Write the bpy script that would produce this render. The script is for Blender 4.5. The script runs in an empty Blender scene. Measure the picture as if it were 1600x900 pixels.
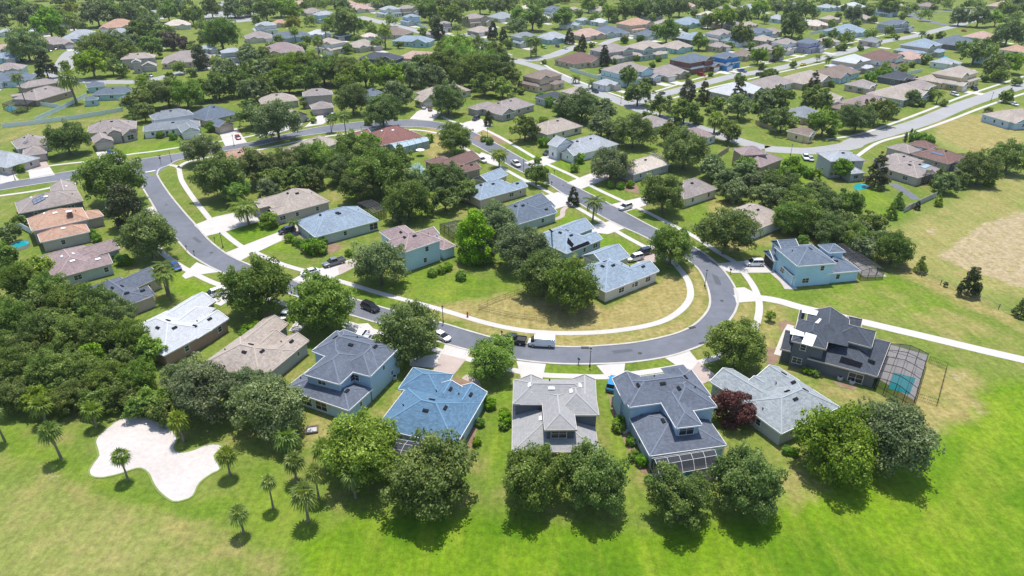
import bpy, bmesh, math, random
import numpy as np
from mathutils import Vector, Matrix
SC = bpy.context.scene
COL = SC.collection

# ------------------------------------------------------------------ camera, sky, sun, exposure
CAM_H, FPX, PITCH = 78.0, 1067.0, math.radians(28.5)
cam_d = bpy.data.cameras.new("camera")
cam = bpy.data.objects.new("camera", cam_d)
COL.objects.link(cam)
cam_d.sensor_width = 36.0
cam_d.lens = FPX / 1600 * 36.0
cam_d.clip_start, cam_d.clip_end = 1.0, 12000.0
cam.location = (0, 0, CAM_H)
cam.rotation_euler = (math.radians(90) - PITCH, 0, 0)
SC.camera = cam
SUN_EL, SUN_ROT = math.radians(75), math.radians(4)
world = bpy.data.worlds.new("World")
SC.world = world
world.use_nodes = True
wn = world.node_tree
bg = wn.nodes["Background"]
sky = wn.nodes.new("ShaderNodeTexSky")
sky.sky_type = 'NISHITA'
sky.sun_disc = False
sky.sun_elevation, sky.sun_rotation = SUN_EL, SUN_ROT
wn.links.new(sky.outputs[0], bg.inputs[0])
bg.inputs[1].default_value = 0.15
sun_d = bpy.data.lights.new("sun", 'SUN')
sun_d.energy, sun_d.angle, sun_d.color = 3.9, math.radians(0.5), (1.0, 0.96, 0.89)
sun = bpy.data.objects.new("sun", sun_d)
COL.objects.link(sun)
sv = Vector((math.sin(SUN_ROT) * math.cos(SUN_EL), math.cos(SUN_ROT) * math.cos(SUN_EL), math.sin(SUN_EL)))
sun.rotation_euler = sv.to_track_quat('Z', 'Y').to_euler()
VS = SC.view_settings
VS.view_transform, VS.look, VS.exposure, VS.gamma, VS.use_curve_mapping = 'Standard', 'None', 0.5, 1.0, False
SC.cycles.max_bounces = 6
SC.cycles.transparent_max_bounces = 12
SC.cycles.use_denoising = True

# ------------------------------------------------------------------ helpers
def ray(px, py):
    u, v = (px - 800) / FPX, (py - 450) / FPX
    return Vector((u, math.cos(PITCH) - v * math.sin(PITCH), -math.sin(PITCH) - v * math.cos(PITCH)))
def P(px, py, z=0.0):
    "world point at height z seen at photograph pixel px, py"
    d = ray(px, py)
    t = (z - CAM_H) / d.z
    return Vector((d.x * t, d.y * t, z))
def pix(w):
    q = Vector((w[0], w[1], w[2] - CAM_H))
    f = q.y * math.cos(PITCH) - q.z * math.sin(PITCH)
    up = q.y * math.sin(PITCH) + q.z * math.cos(PITCH)
    return 800 + FPX * q.x / f, 450 - FPX * up / f
def scale_at(px, py, z=0.0):
    w = P(px, py, z)
    return FPX / (w.y * math.cos(PITCH) - (z - CAM_H) * math.sin(PITCH))
def lin(h):
    h = h.lstrip('#')
    o = []
    for i in (0, 2, 4):
        c = int(h[i:i + 2], 16) / 255
        o.append(c / 12.92 if c <= .04045 else ((c + .055) / 1.055) ** 2.4)
    return tuple(o)
def mul(c, k):
    return tuple(x * k for x in c[:3])

MATS = {}
def new_mat(name):
    m = bpy.data.materials.new(name)
    m.use_nodes = True
    nt = m.node_tree
    return m, nt, nt.nodes["Principled BSDF"]
def noise_col(nt, b, col, scales=((0.6, .25), (9, .2)), coord='Object', rand=0.0):
    "base colour broken up by a few noises"
    tc = nt.nodes.new("ShaderNodeTexCoord")
    vec = tc.outputs[coord if coord != 'World' else 'Object']
    if coord == 'World':
        g = nt.nodes.new("ShaderNodeNewGeometry"); vec = g.outputs['Position']
    prev = None
    for s, a in scales:
        n = nt.nodes.new("ShaderNodeTexNoise")
        n.inputs['Scale'].default_value = s
        n.inputs['Detail'].default_value = 3
        nt.links.new(vec, n.inputs['Vector'])
        mr = nt.nodes.new("ShaderNodeMapRange")
        mr.inputs['From Min'].default_value, mr.inputs['From Max'].default_value = .3, .7
        mr.inputs['To Min'].default_value, mr.inputs['To Max'].default_value = 1 - a, 1 + a
        nt.links.new(n.outputs['Fac'], mr.inputs['Value'])
        if prev is None:
            prev = mr.outputs[0]
        else:
            mm = nt.nodes.new("ShaderNodeMath"); mm.operation = 'MULTIPLY'
            nt.links.new(prev, mm.inputs[0]); nt.links.new(mr.outputs[0], mm.inputs[1]); prev = mm.outputs[0]
    vm = nt.nodes.new("ShaderNodeVectorMath"); vm.operation = 'SCALE'
    vm.inputs[0].default_value = col[:3]
    nt.links.new(prev, vm.inputs['Scale'])
    nt.links.new(vm.outputs[0], b.inputs['Base Color'])
    return vm, vec
def mat(name, col, rough=.8, noise=((.5, .12), (6, .1)), metal=0.0, coord='World', spec=None):
    if name in MATS: return MATS[name]
    m, nt, b = new_mat(name)
    b.inputs['Roughness'].default_value = rough
    b.inputs['Metallic'].default_value = metal
    if spec is not None: b.inputs['Specular IOR Level'].default_value = spec
    if noise: noise_col(nt, b, col, noise, coord)
    else: b.inputs['Base Color'].default_value = (*col[:3], 1)
    MATS[name] = m
    return m
def roof_mat(name, col, mott=.16, fine=.3):
    "asphalt shingles: courses along the slope (uv in metres), blended tabs, streaks and weathering"
    if name in MATS: return MATS[name]
    m, nt, b = new_mat(name)
    b.inputs['Roughness'].default_value = .85
    b.inputs['Specular IOR Level'].default_value = .25
    uv = nt.nodes.new("ShaderNodeUVMap")
    def nz(sx, sy, detail, lo, hi, f0=.3, f1=.7):
        mp = nt.nodes.new("ShaderNodeMapping"); mp.inputs['Scale'].default_value = (sx, sy, 1)
        nt.links.new(uv.outputs[0], mp.inputs['Vector'])
        n = nt.nodes.new("ShaderNodeTexNoise"); n.inputs['Scale'].default_value = 1; n.inputs['Detail'].default_value = detail
        nt.links.new(mp.outputs[0], n.inputs['Vector'])
        r = nt.nodes.new("ShaderNodeMapRange")
        r.inputs['From Min'].default_value, r.inputs['From Max'].default_value = f0, f1
        r.inputs['To Min'].default_value, r.inputs['To Max'].default_value = lo, hi
        nt.links.new(n.outputs['Fac'], r.inputs['Value']); return r.outputs[0]
    br = nt.nodes.new("ShaderNodeTexBrick")
    br.inputs['Scale'].default_value = 1; br.inputs['Brick Width'].default_value = .55; br.inputs['Row Height'].default_value = .28
    br.inputs['Mortar Size'].default_value = .012; br.inputs['Bias'].default_value = 0
    br.inputs['Color1'].default_value = (1 - fine, 1 - fine, 1 - fine, 1); br.inputs['Color2'].default_value = (1 + fine, 1 + fine, 1 + fine, 1)
    br.inputs['Mortar'].default_value = (.6, .6, .6, 1)
    nt.links.new(uv.outputs[0], br.inputs['Vector'])
    fac = [nz(.18, .18, 3, 1 - mott, 1 + mott), nz(1.6, .25, 2, 1 - mott * .7, 1 + mott * .7), nz(1.3, 2.2, 3, 1 - fine * .6, 1 + fine * .6)]
    prev = fac[0]
    for f_ in fac[1:]:
        mm = nt.nodes.new("ShaderNodeMath"); mm.operation = 'MULTIPLY'
        nt.links.new(prev, mm.inputs[0]); nt.links.new(f_, mm.inputs[1]); prev = mm.outputs[0]
    v1 = nt.nodes.new("ShaderNodeVectorMath"); v1.operation = 'SCALE'; v1.inputs[0].default_value = col[:3]
    nt.links.new(prev, v1.inputs['Scale'])
    v2 = nt.nodes.new("ShaderNodeVectorMath"); v2.operation = 'MULTIPLY'
    nt.links.new(v1.outputs[0], v2.inputs[0]); nt.links.new(br.outputs['Color'], v2.inputs[1])
    nt.links.new(v2.outputs[0], b.inputs['Base Color'])
    MATS[name] = m
    return m

def tag(o, label=None, cat=None, group=None, kind=None):
    if label: o['label'] = label
    if cat: o['category'] = cat
    if group: o['group'] = group
    if kind: o['kind'] = kind
    return o
def empty(name, loc=(0, 0, 0), rz=0.0):
    o = bpy.data.objects.new(name, None)
    o.location = loc; o.rotation_euler = (0, 0, rz)
    o.empty_display_size = .5
    COL.objects.link(o)
    return o
def obj(name, me, parent=None, loc=None, rz=None):
    o = bpy.data.objects.new(name, me)
    if parent is not None: o.parent = parent
    if loc is not None: o.location = loc
    if rz is not None: o.rotation_euler = (0, 0, rz)
    COL.objects.link(o)
    return o
class MB:
    "collects faces, builds one mesh"
    def __init__(s): s.v, s.f, s.mi, s.uv = [], [], [], []
    def face(s, pts, mi=0, uv=None):
        k = len(s.v); s.v += [tuple(p) for p in pts]
        s.f.append(tuple(range(k, k + len(pts)))); s.mi.append(mi)
        s.uv.append(uv if uv else [(p[0], p[1]) for p in pts])
    def box(s, c, size, rz=0.0, mi=0):
        cx, cy, cz = c; a, b_, h = size[0] / 2, size[1] / 2, size[2] / 2
        cs, sn = math.cos(rz), math.sin(rz)
        q = [Vector((cx + x * cs - y * sn, cy + x * sn + y * cs, cz + z)) for z in (-h, h) for x, y in ((-a, -b_), (a, -b_), (a, b_), (-a, b_))]
        for f in ((3, 2, 1, 0), (4, 5, 6, 7), (0, 1, 5, 4), (1, 2, 6, 5), (2, 3, 7, 6), (3, 0, 4, 7)):
            s.face([q[i] for i in f], mi)
    def bar(s, a, b, w, mi=0, h=None):
        "square bar from a to b"
        a, b = Vector(a), Vector(b); d = (b - a)
        if d.length < 1e-6: return
        d.normalize(); up = Vector((0, 0, 1)) if abs(d.z) < .95 else Vector((1, 0, 0))
        x = d.cross(up).normalized() * w / 2; y = x.cross(d).normalized() * (h or w) / 2
        q = [p + e for p in (a, b) for e in (-x - y, x - y, x + y, -x + y)]
        for f in ((0, 1, 2, 3), (7, 6, 5, 4), (4, 5, 1, 0), (5, 6, 2, 1), (6, 7, 3, 2), (7, 4, 0, 3)):
            s.face([q[i] for i in f], mi)
    def tube(s, pts, rad, n=8, mi=0, cap=True):
        pts = [Vector(p) for p in pts]; rings = []
        for i, p in enumerate(pts):
            d = (pts[min(i + 1, len(pts) - 1)] - pts[max(i - 1, 0)]).normalized()
            up = Vector((0, 0, 1)) if abs(d.z) < .9 else Vector((1, 0, 0))
            x = d.cross(up).normalized(); y = d.cross(x).normalized()
            r = rad[i] if isinstance(rad, (list, tuple)) else rad
            rings.append([p + (x * math.cos(2 * math.pi * k / n) + y * math.sin(2 * math.pi * k / n)) * r for k in range(n)])
        for i in range(len(rings) - 1):
            for k in range(n):
                s.face([rings[i][k], rings[i][(k + 1) % n], rings[i + 1][(k + 1) % n], rings[i + 1][k]], mi)
        if cap: s.face(rings[-1], mi); s.face(rings[0][::-1], mi)
    def mesh(s, name, mats, smooth=False):
        me = bpy.data.meshes.new(name)
        me.from_pydata(s.v, [], s.f)
        for m in (mats if isinstance(mats, (list, tuple)) else [mats]): me.materials.append(m)
        me.polygons.foreach_set('material_index', s.mi)
        l = me.uv_layers.new(name='UVMap')
        l.data.foreach_set('uv', [c for f in s.uv for p in f for c in p])
        if smooth: me.shade_smooth()
        me.update()
        return me
def smooth_line(pts, step=1.2, closed=False):
    "Catmull-Rom through world points, resampled evenly"
    pts = [Vector((p[0], p[1], 0)) for p in pts]; n = len(pts); out = []
    def g(i):
        if closed: return pts[i % n]
        if i < 0: return pts[0] * 2 - pts[1]
        if i >= n: return pts[-1] * 2 - pts[-2]
        return pts[i]
    for i in range(n if closed else n - 1):
        p0, p1, p2, p3 = g(i - 1), g(i), g(i + 1), g(i + 2)
        k = max(2, int((p2 - p1).length / step))
        for j in range(k):
            t = j / k
            out.append(.5 * ((2 * p1) + (p2 - p0) * t + (2 * p0 - 5 * p1 + 4 * p2 - p3) * t * t + (3 * p1 - p0 - 3 * p2 + p3) * t ** 3))
    if not closed: out.append(pts[-1])
    return out
def resample(line, n):
    L = [0]
    for a, b in zip(line, line[1:]): L.append(L[-1] + (b - a).length)
    out = []; k = 0
    for i in range(n):
        t = L[-1] * i / (n - 1)
        while k < len(L) - 2 and L[k + 1] < t: k += 1
        u = (t - L[k]) / max(1e-9, L[k + 1] - L[k]); out.append(line[k].lerp(line[k + 1], u))
    return out
def at_z(p, z): return Vector((p[0], p[1], z))
def strip(name, e1, e2, m, z, kind='structure'):
    a = smooth_line([P(*q) for q in e1]); b = smooth_line([P(*q) for q in e2])
    n = max(len(a), len(b)); a, b = resample(a, n), resample(b, n); mb = MB()
    for i in range(n - 1):
        mb.face([at_z(a[i], z), at_z(a[i + 1], z), at_z(b[i + 1], z), at_z(b[i], z)])
    me = mb.mesh(name, m)
    bm = bmesh.new(); bm.from_mesh(me)
    bmesh.ops.remove_doubles(bm, verts=bm.verts, dist=1e-4)
    for f in bm.faces:
        if f.normal.z < 0: f.normal_flip()
    bm.to_mesh(me); bm.free()
    o = obj(name, me)
    o['kind'] = kind
    return o
def ribbon_mesh(mb, line, w, z, h=0.0, mi=0, off=0.0):
    n = len(line); L, R = [], []
    for i, p in enumerate(line):
        d = (line[min(i + 1, n - 1)] - line[max(i - 1, 0)]); d = Vector((d.x, d.y, 0)).normalized()
        nn = Vector((-d.y, d.x, 0)); L.append(p + nn * (off + w / 2)); R.append(p + nn * (off - w / 2))
    for i in range(n - 1):
        mb.face([at_z(R[i], z), at_z(R[i + 1], z), at_z(L[i + 1], z), at_z(L[i], z)], mi)
        if h:
            mb.face([at_z(L[i], z), at_z(L[i + 1], z), at_z(L[i + 1], z - h), at_z(L[i], z - h)], mi)
            mb.face([at_z(R[i + 1], z), at_z(R[i], z), at_z(R[i], z - h), at_z(R[i + 1], z - h)], mi)
def ribbon(name, pts, w, m, z, h=0.0, off=0.0, world=False):
    line = smooth_line(pts if world else [P(*q) for q in pts])
    mb = MB(); ribbon_mesh(mb, line, w, z, h, off=off)
    o = obj(name, mb.mesh(name, m)); o['kind'] = 'structure'
    return o
def poly(name, pts, m, z, smooth=False, kind='structure', world=False):
    w = [Vector(p) if world else P(*p) for p in pts]
    if smooth: w = smooth_line(w, closed=True, step=.8)
    bm = bmesh.new()
    f = bm.faces.new([bm.verts.new(at_z(p, z)) for p in w])
    f.normal_update()
    if f.normal.z < 0: f.normal_flip()
    bmesh.ops.triangulate(bm, faces=bm.faces[:])
    me = bpy.data.meshes.new(name); bm.to_mesh(me); bm.free(); me.materials.append(m)
    o = obj(name, me); o['kind'] = kind
    return o
def inside(px, py, poly_):
    c = False; n = len(poly_)
    for i in range(n):
        (x1, y1), (x2, y2) = poly_[i], poly_[i - 1]
        if (y1 > py) != (y2 > py) and px < (x2 - x1) * (py - y1) / (y2 - y1) + x1: c = not c
    return c
# ------------------------------------------------------------------ ground: one sheet to the horizon
def axis(lo, hi, step, far, n):
    core = np.arange(lo, hi + step / 2, step)
    a = lo - np.geomspace(step * 2, far, n)[::-1]; b = hi + np.geomspace(step * 2, far, n)
    return np.concatenate([a, core, b])
gx, gy = axis(-170, 170, .9, 4200, 46), axis(40, 330, .9, 6500, 50)
gy = gy[gy > -3000]
GX, GY = np.meshgrid(gx, gy)
NV = GX.size
def field(polys, feather):
    "0..1 mask of pixel polygons on the ground grid, softened by feather metres"
    m = np.zeros(GX.shape)
    for pl, v in polys:
        w = [P(*q) for q in pl]; xs = np.array([p.x for p in w]); ys = np.array([p.y for p in w])
        x0, x1, y0, y1 = xs.min() - 12, xs.max() + 12, ys.min() - 12, ys.max() + 12
        ix = np.where((gx > x0) & (gx < x1))[0]; iy = np.where((gy > y0) & (gy < y1))[0]
        if len(ix) == 0 or len(iy) == 0: continue
        sx, sy = GX[np.ix_(iy, ix)], GY[np.ix_(iy, ix)]
        ins = np.zeros(sx.shape, bool); dist = np.full(sx.shape, 1e9); n = len(xs)
        for i in range(n):
            ax, ay, bx, by = xs[i - 1], ys[i - 1], xs[i], ys[i]
            c = (ay > sy) != (by > sy)
            with np.errstate(divide='ignore', invalid='ignore'):
                ins ^= c & (sx < (bx - ax) * (sy - ay) / (by - ay) + ax)
            t = np.clip(((sx - ax) * (bx - ax) + (sy - ay) * (by - ay)) / max(1e-9, (bx - ax) ** 2 + (by - ay) ** 2), 0, 1)
            dist = np.minimum(dist, np.hypot(sx - ax - t * (bx - ax), sy - ay - t * (by - ay)))
        sd = np.where(ins, dist, -dist)
        val = np.clip(sd / feather * .5 + .5, 0, 1) * v
        sub = m[np.ix_(iy, ix)]; m[np.ix_(iy, ix)] = np.maximum(sub, val)
    return m
DRY = field([
    ([(655, 478), (740, 470), (790, 458), (905, 470), (950, 480), (1045, 430), (1082, 440), (1085, 470), (1065, 500), (1000, 520), (900, 533), (830, 530), (750, 512), (690, 500)], .95),
    ([(690, 490), (800, 520), (900, 528), (1000, 520), (1070, 490), (1082, 455), (1070, 415), (1095, 425), (1110, 460), (1100, 495), (1060, 522), (980, 540), (880, 545), (780, 532)], .95),
    ([(1155, 470), (1180, 470), (1182, 500), (1150, 520), (1135, 505)], .85),
    ([(1190, 468), (1240, 480), (1235, 545), (1215, 575), (1190, 570), (1170, 530), (1180, 500)], .6),
    ([(1200, 590), (1300, 600), (1380, 620), (1440, 640), (1420, 680), (1330, 640), (1260, 610)], .7),
    ([(1430, 560), (1540, 590), (1530, 660), (1450, 680), (1400, 640)], .75),
    ([(1100, 300), (1250, 350), (1290, 380), (1250, 390), (1190, 385), (1150, 400), (1110, 380)], .6),
    ([(1340, 430), (1460, 470), (1600, 520), (1600, 570), (1450, 530), (1330, 495), (1250, 478)], .32),
    ([(1380, 415), (1400, 405), (1500, 450), (1600, 500), (1600, 520), (1490, 470)], .8),
    ([(1400, 480), (1520, 490), (1580, 540), (1450, 520)], .5),
    ([(1450, 190), (1600, 165), (1600, 235), (1520, 240), (1470, 215)], .8),
    ([(1385, 360), (1480, 320), (1600, 260), (1600, 470), (1500, 440), (1400, 420)], .5),
    ([(0, 760), (90, 740), (140, 770), (260, 800), (330, 830), (420, 880), (430, 940), (0, 940)], .30),
    ([(60, 730), (110, 740), (170, 790), (110, 790)], .6),
    ([(200, 810), (270, 790), (420, 870), (460, 900), (330, 880)], .55),
    ([(740, 730), (760, 720), (775, 760), (740, 790)], .35),
    ([(950, 610), (965, 640), (1000, 720), (1020, 780), (1000, 770), (970, 690)], .6),
    ([(1205, 690), (1260, 730), (1290, 770), (1240, 800), (1215, 760)], .6),
    ([(470, 645), (540, 650), (530, 690), (470, 700)], .7),
    ([(580, 640), (640, 600), (660, 590), (640, 640), (600, 660)], .6),
    ([(660, 195), (720, 205), (700, 260), (660, 240)], .7),
    ([(715, 190), (780, 210), (790, 225), (735, 205)], .9),
    ([(0, 200), (195, 180), (190, 190), (100, 205), (0, 230)], .5),
    ([(270, 255), (300, 260), (340, 330), (300, 330)], .35),
    ([(470, 290), (560, 300), (520, 320)], .5),
    ([(1225, 180), (1270, 190), (1300, 210), (1240, 215)], .5),
    ([(1270, 560), (1330, 620), (1240, 600), (1200, 575)], .5),
], 2.2)
SAND = field([
    ([(1460, 400), (1490, 380), (1530, 350), (1590, 330), (1640, 330), (1640, 460), (1590, 450), (1520, 425)], .76),
    ([(1443, 355), (1460, 358), (1470, 368), (1445, 366)], .6),
    ([(1480, 570), (1520, 590), (1500, 600), (1470, 590)], .5),
    ([(1520, 625), (1545, 628), (1530, 655), (1515, 650)], .55),
    ([(50, 735), (85, 740), (100, 755), (60, 750)], .5),
    ([(1285, 560), (1330, 588), (1300, 595), (1240, 575)], .35),
    ([(690, 640), (790, 640), (788, 650), (700, 660)], .0),
], 1.6)
LUSH = field([
    ([(1200, 800), (1240, 770), (1460, 690), (1500, 640), (1540, 600), (1640, 590), (1640, 960), (500, 960), (450, 850), (560, 800), (760, 800), (1000, 830)], 1.0),
    ([(0, 650), (60, 690), (150, 740), (260, 790), (340, 770), (420, 720), (520, 800), (700, 900), (500, 930), (380, 830), (200, 790), (80, 720), (0, 720)], .6),
    ([(640, 420), (700, 420), (790, 440), (800, 455), (740, 475), (650, 470), (600, 455), (620, 440)], .55),
    ([(560, 395), (400, 390), (440, 375), (470, 395), (540, 395), (590, 380), (600, 395)], .85),
    ([(350, 362), (400, 345), (440, 345), (440, 360), (400, 376), (355, 385)], .9), ([(322, 354), (350, 366), (372, 384), (355, 388), (330, 366)], .8), ([(480, 440), (560, 450), (620, 468), (600, 478), (520, 455)], .8), ([(1090, 300), (1130, 300), (1140, 320), (1100, 345), (1060, 350)], .5), ([(880, 240), (925, 262), (890, 270), (860, 252)], .8), ([(270, 420), (345, 455), (300, 470), (268, 455)], .9),
    ([(1170, 425), (1200, 420), (1240, 455), (1400, 430), (1500, 480), (1420, 500), (1300, 480), (1190, 460)], .5),
    ([(770, 620), (810, 600), (800, 720), (770, 760), (755, 700)], .7),
    ([(930, 600), (955, 600), (985, 700), (1000, 790), (980, 800), (950, 650)], .6),
    ([(848, 570), (940, 572), (935, 588), (850, 586)], .5),
    ([(845, 588), (905, 588), (900, 605), (845, 602)], .5),
    ([(975, 568), (1040, 560), (1060, 572), (975, 583)], .5),
    ([(820, 230), (1000, 320), (980, 335), (800, 250)], .55),
    ([(870, 330), (1000, 390), (960, 400), (860, 340)], .8),
    ([(700, 340), (650, 330), (700, 350)], .6),
    ([(165, 235), (300, 215), (300, 235), (180, 248)], .6),
    ([(1215, 235), (1280, 250), (1290, 290), (1230, 290), (1205, 260)], .65),
    ([(1370, 290), (1420, 330), (1390, 345), (1340, 320), (1335, 300)], .6),
], 2.0)
OLIVE = field([([(1360, 400), (1440, 330), (1640, 250), (1640, 520), (1500, 460), (1400, 425)], .9), ([(1440, 215), (1640, 160), (1640, 250), (1500, 240)], .9),
               ([(-60, 770), (60, 760), (200, 800), (330, 860), (400, 940), (-60, 960)], .8)], 3.0)
def band(pts, w):
    "polygon around a pixel polyline, w metres wide on the ground"
    L = smooth_line([P(*q) for q in pts], step=2.5); a, b_ = [], []
    for i, p in enumerate(L):
        d = L[min(i + 1, len(L) - 1)] - L[max(i - 1, 0)]; n_ = Vector((-d.y, d.x, 0)).normalized() * w / 2
        a.append(pix(p + n_)); b_.append(pix(p - n_))
    return a + b_[::-1]
TRACK = field([(band(q, 1.0), .8) for q in ([(1640, 612), (1590, 616), (1558, 625), (1554, 655), (1535, 695), (1505, 735), (1490, 790), (1440, 830)], [(1640, 622), (1595, 625), (1566, 632), (1563, 660), (1543, 702), (1513, 742), (1498, 795)],
    [(1640, 743), (1580, 745), (1535, 760), (1512, 795), (1500, 840)], [(1640, 752), (1585, 754), (1542, 770), (1520, 800)], [(1380, 870), (1450, 815), (1510, 770), (1580, 765)], [(770, 720), (780, 680), (790, 640)], [(690, 440), (760, 452), (800, 445)], [(660, 452), (740, 468), (800, 455)])], 1.1)
hz = 0.05 * np.sin(GX * .11) * np.cos(GY * .09)
verts = np.stack([GX.ravel(), GY.ravel(), (hz * 0).ravel()], 1)
ny, nx = GX.shape
idx = np.arange(NV).reshape(ny, nx)
quads = np.stack([idx[:-1, :-1], idx[:-1, 1:], idx[1:, 1:], idx[1:, :-1]], -1).reshape(-1, 4)
def np_mesh(name, v, q):
    me = bpy.data.meshes.new(name); k = q.shape[1]
    me.vertices.add(len(v)); me.vertices.foreach_set('co', v.astype(np.float32).ravel())
    me.loops.add(q.size); me.loops.foreach_set('vertex_index', q.astype(np.int32).ravel())
    me.polygons.add(len(q)); me.polygons.foreach_set('loop_start', np.arange(0, q.size, k, dtype=np.int32))
    me.polygons.foreach_set('loop_total', np.full(len(q), k, np.int32))
    me.update(calc_edges=True)
    return me
gme = np_mesh('ground', verts, quads)
for nm, arr in (('dry', DRY), ('sand', SAND), ('lush', LUSH), ('olive', OLIVE), ('track', TRACK)):
    at = gme.attributes.new(nm, 'FLOAT', 'POINT'); at.data.foreach_set('value', arr.astype(np.float32).ravel())
def ground_mat():
    m, nt, b = new_mat('grass_ground')
    b.inputs['Roughness'].default_value = .9; b.inputs['Specular IOR Level'].default_value = .1
    geo = nt.nodes.new("ShaderNodeNewGeometry")
    def N(s, d=4, sx=1, sy=1, rz=0):
        mp = nt.nodes.new("ShaderNodeMapping"); mp.inputs['Scale'].default_value = (sx, sy, 1); mp.inputs['Rotation'].default_value = (0, 0, rz)
        nt.links.new(geo.outputs['Position'], mp.inputs['Vector'])
        n = nt.nodes.new("ShaderNodeTexNoise"); n.inputs['Scale'].default_value = s; n.inputs['Detail'].default_value = d; n.inputs['Roughness'].default_value = .65
        nt.links.new(mp.outputs[0], n.inputs['Vector']); return n.outputs['Fac']
    def ramp(v, lo, hi, a=0., c=1.):
        r = nt.nodes.new("ShaderNodeMapRange"); r.inputs['From Min'].default_value, r.inputs['From Max'].default_value = lo, hi
        r.inputs['To Min'].default_value, r.inputs['To Max'].default_value = a, c; nt.links.new(v, r.inputs['Value']); return r.outputs[0]
    def mix(f, a, c):
        n = nt.nodes.new("ShaderNodeMix"); n.data_type = 'RGBA'
        if isinstance(f, float): n.inputs[0].default_value = f
        else: nt.links.new(f, n.inputs[0])
        for s, x in ((6, a), (7, c)):
            if isinstance(x, tuple): n.inputs[s].default_value = (*x, 1)
            else: nt.links.new(x, n.inputs[s])
        return n.outputs[2]
    def math_(op, a, c):
        n = nt.nodes.new("ShaderNodeMath"); n.operation = op; n.use_clamp = False
        for i, x in enumerate((a, c)):
            if isinstance(x, float): n.inputs[i].default_value = x
            else: nt.links.new(x, n.inputs[i])
        return n.outputs[0]
    def attr(nm):
        a = nt.nodes.new("ShaderNodeAttribute"); a.attribute_name = nm; return a.outputs['Fac']
    base = mix(ramp(N(.035, 3), .35, .65), GR['mid'], GR['mid2'])
    base = mix(ramp(N(.16, 7), .48, .68, 0., .75), base, GR['dryish'])
    lush = mix(ramp(N(.06, 4), .35, .65), GR['lush'], GR['lush2'])
    lush = mix(ramp(N(.14, 6, 1.6, .45, .7), .47, .7, 0., .6), lush, GR['yellow'])
    col = mix(attr('lush'), base, lush)
    ol = mix(ramp(N(.12, 6, 1, .4, -.6), .35, .65), GR['olive'], GR['olive2'])
    ol = mix(ramp(N(.07, 7, 1, .6, .5), .5, .66, 0., .6), ol, GR['dry2'])
    ol = mix(ramp(N(.05, 6, 1, .7, .2), .52, .66, 0., .5), ol, GR['lush'])
    col = mix(attr('olive'), col, ol)
    col = mix(math_('MULTIPLY', attr('track'), .5), col, GR['yellow'])
    d = math_('ADD', attr('dry'), ramp(N(.22, 6), .3, .7, -.32, .32))
    dry = mix(ramp(N(.35, 5), .35, .68), GR['dry'], GR['dry2'])
    col = mix(ramp(d, .22, .85), col, dry)
    s = math_('ADD', attr('sand'), ramp(N(.3, 6), .3, .7, -.4, .3))
    col = mix(ramp(s, .3, .62), col, mix(ramp(N(.5, 5), .4, .65), GR['sand'], GR['sand2']))
    f1 = ramp(N(1.1, 7), .3, .7, .68, 1.26); f3 = ramp(N(4.5, 4), .3, .7, .84, 1.16); f1 = math_('MULTIPLY', f1, f3); f2 = ramp(N(.3, 5, 2.4, .3, .66), .3, .7, .86, 1.12)
    v = nt.nodes.new("ShaderNodeVectorMath"); v.operation = 'SCALE'; nt.links.new(col, v.inputs[0]); nt.links.new(math_('MULTIPLY', f1, f2), v.inputs['Scale'])
    nt.links.new(v.outputs[0], b.inputs['Base Color'])
    bp = nt.nodes.new("ShaderNodeBump"); bp.inputs['Strength'].default_value = .5; bp.inputs['Distance'].default_value = .12
    nt.links.new(N(3.0, 5), bp.inputs['Height']); nt.links.new(bp.outputs[0], b.inputs['Normal'])
    return m
GR = dict(mid=mul(lin('#7d9a38'), .50), mid2=mul(lin('#98a84c'), .50), dryish=mul(lin('#b4a968'), .52),
          lush=mul(lin('#68961a'), .50), lush2=mul(lin('#8db122'), .53), yellow=mul(lin('#b0bf40'), .53),
          olive=mul(lin('#98a552'), .54), olive2=mul(lin('#b1b368'), .55), dry=mul(lin('#ac9f5e'), .58), dry2=mul(lin('#c6b679'), .58),
          sand=mul(lin('#d3c09a'), .57), sand2=mul(lin('#bba97a'), .56))
gme.materials.append(ground_mat())
tag(obj('ground', gme), kind='structure')

# ------------------------------------------------------------------ roads, kerbs, pavements
ASPH = mat('asphalt', mul(lin('#898d98'), .50), .9, ((.07, .14), (.5, .10), (3, .07), (25, .12)))
CONC = mat('concrete_paving', mul(lin('#e9e3dd'), .57), .85, ((.3, .06), (4, .06)))
CONCROAD = mat('concrete_road', mul(lin('#cbcaca'), .48), .85, ((.1, .06), (1.5, .07)))
KERB = mat('kerb_concrete', mul(lin('#ddd6cd'), .58), .85, ((.4, .12), (5, .1)))
PAVER = mat('pinkish_pavers', mul(lin('#d9c6bc'), .55), .85, ((.4, .08), (7, .12)))
MULCH = mat('red_mulch', mul(lin('#a88a70'), .54), .95, ((.5, .2), (9, .3)))
SANDM = mat('bunker_sand', mul(lin('#e8ded8'), .6), .95, ((.15, .07), (1.2, .07), (6, .09)))
PATIO = mat('patio_concrete', mul(lin('#d8d0cc'), .58), .85, ((.3, .1), (4, .1)))
WATER, _nt, _b = new_mat('pool_water')
_b.inputs['Base Color'].default_value = (.01, .28, .30, 1); _b.inputs['Roughness'].default_value = .12
WHITEPAINT = mat('white_road_paint', (.8, .8, .78), .8)

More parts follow.
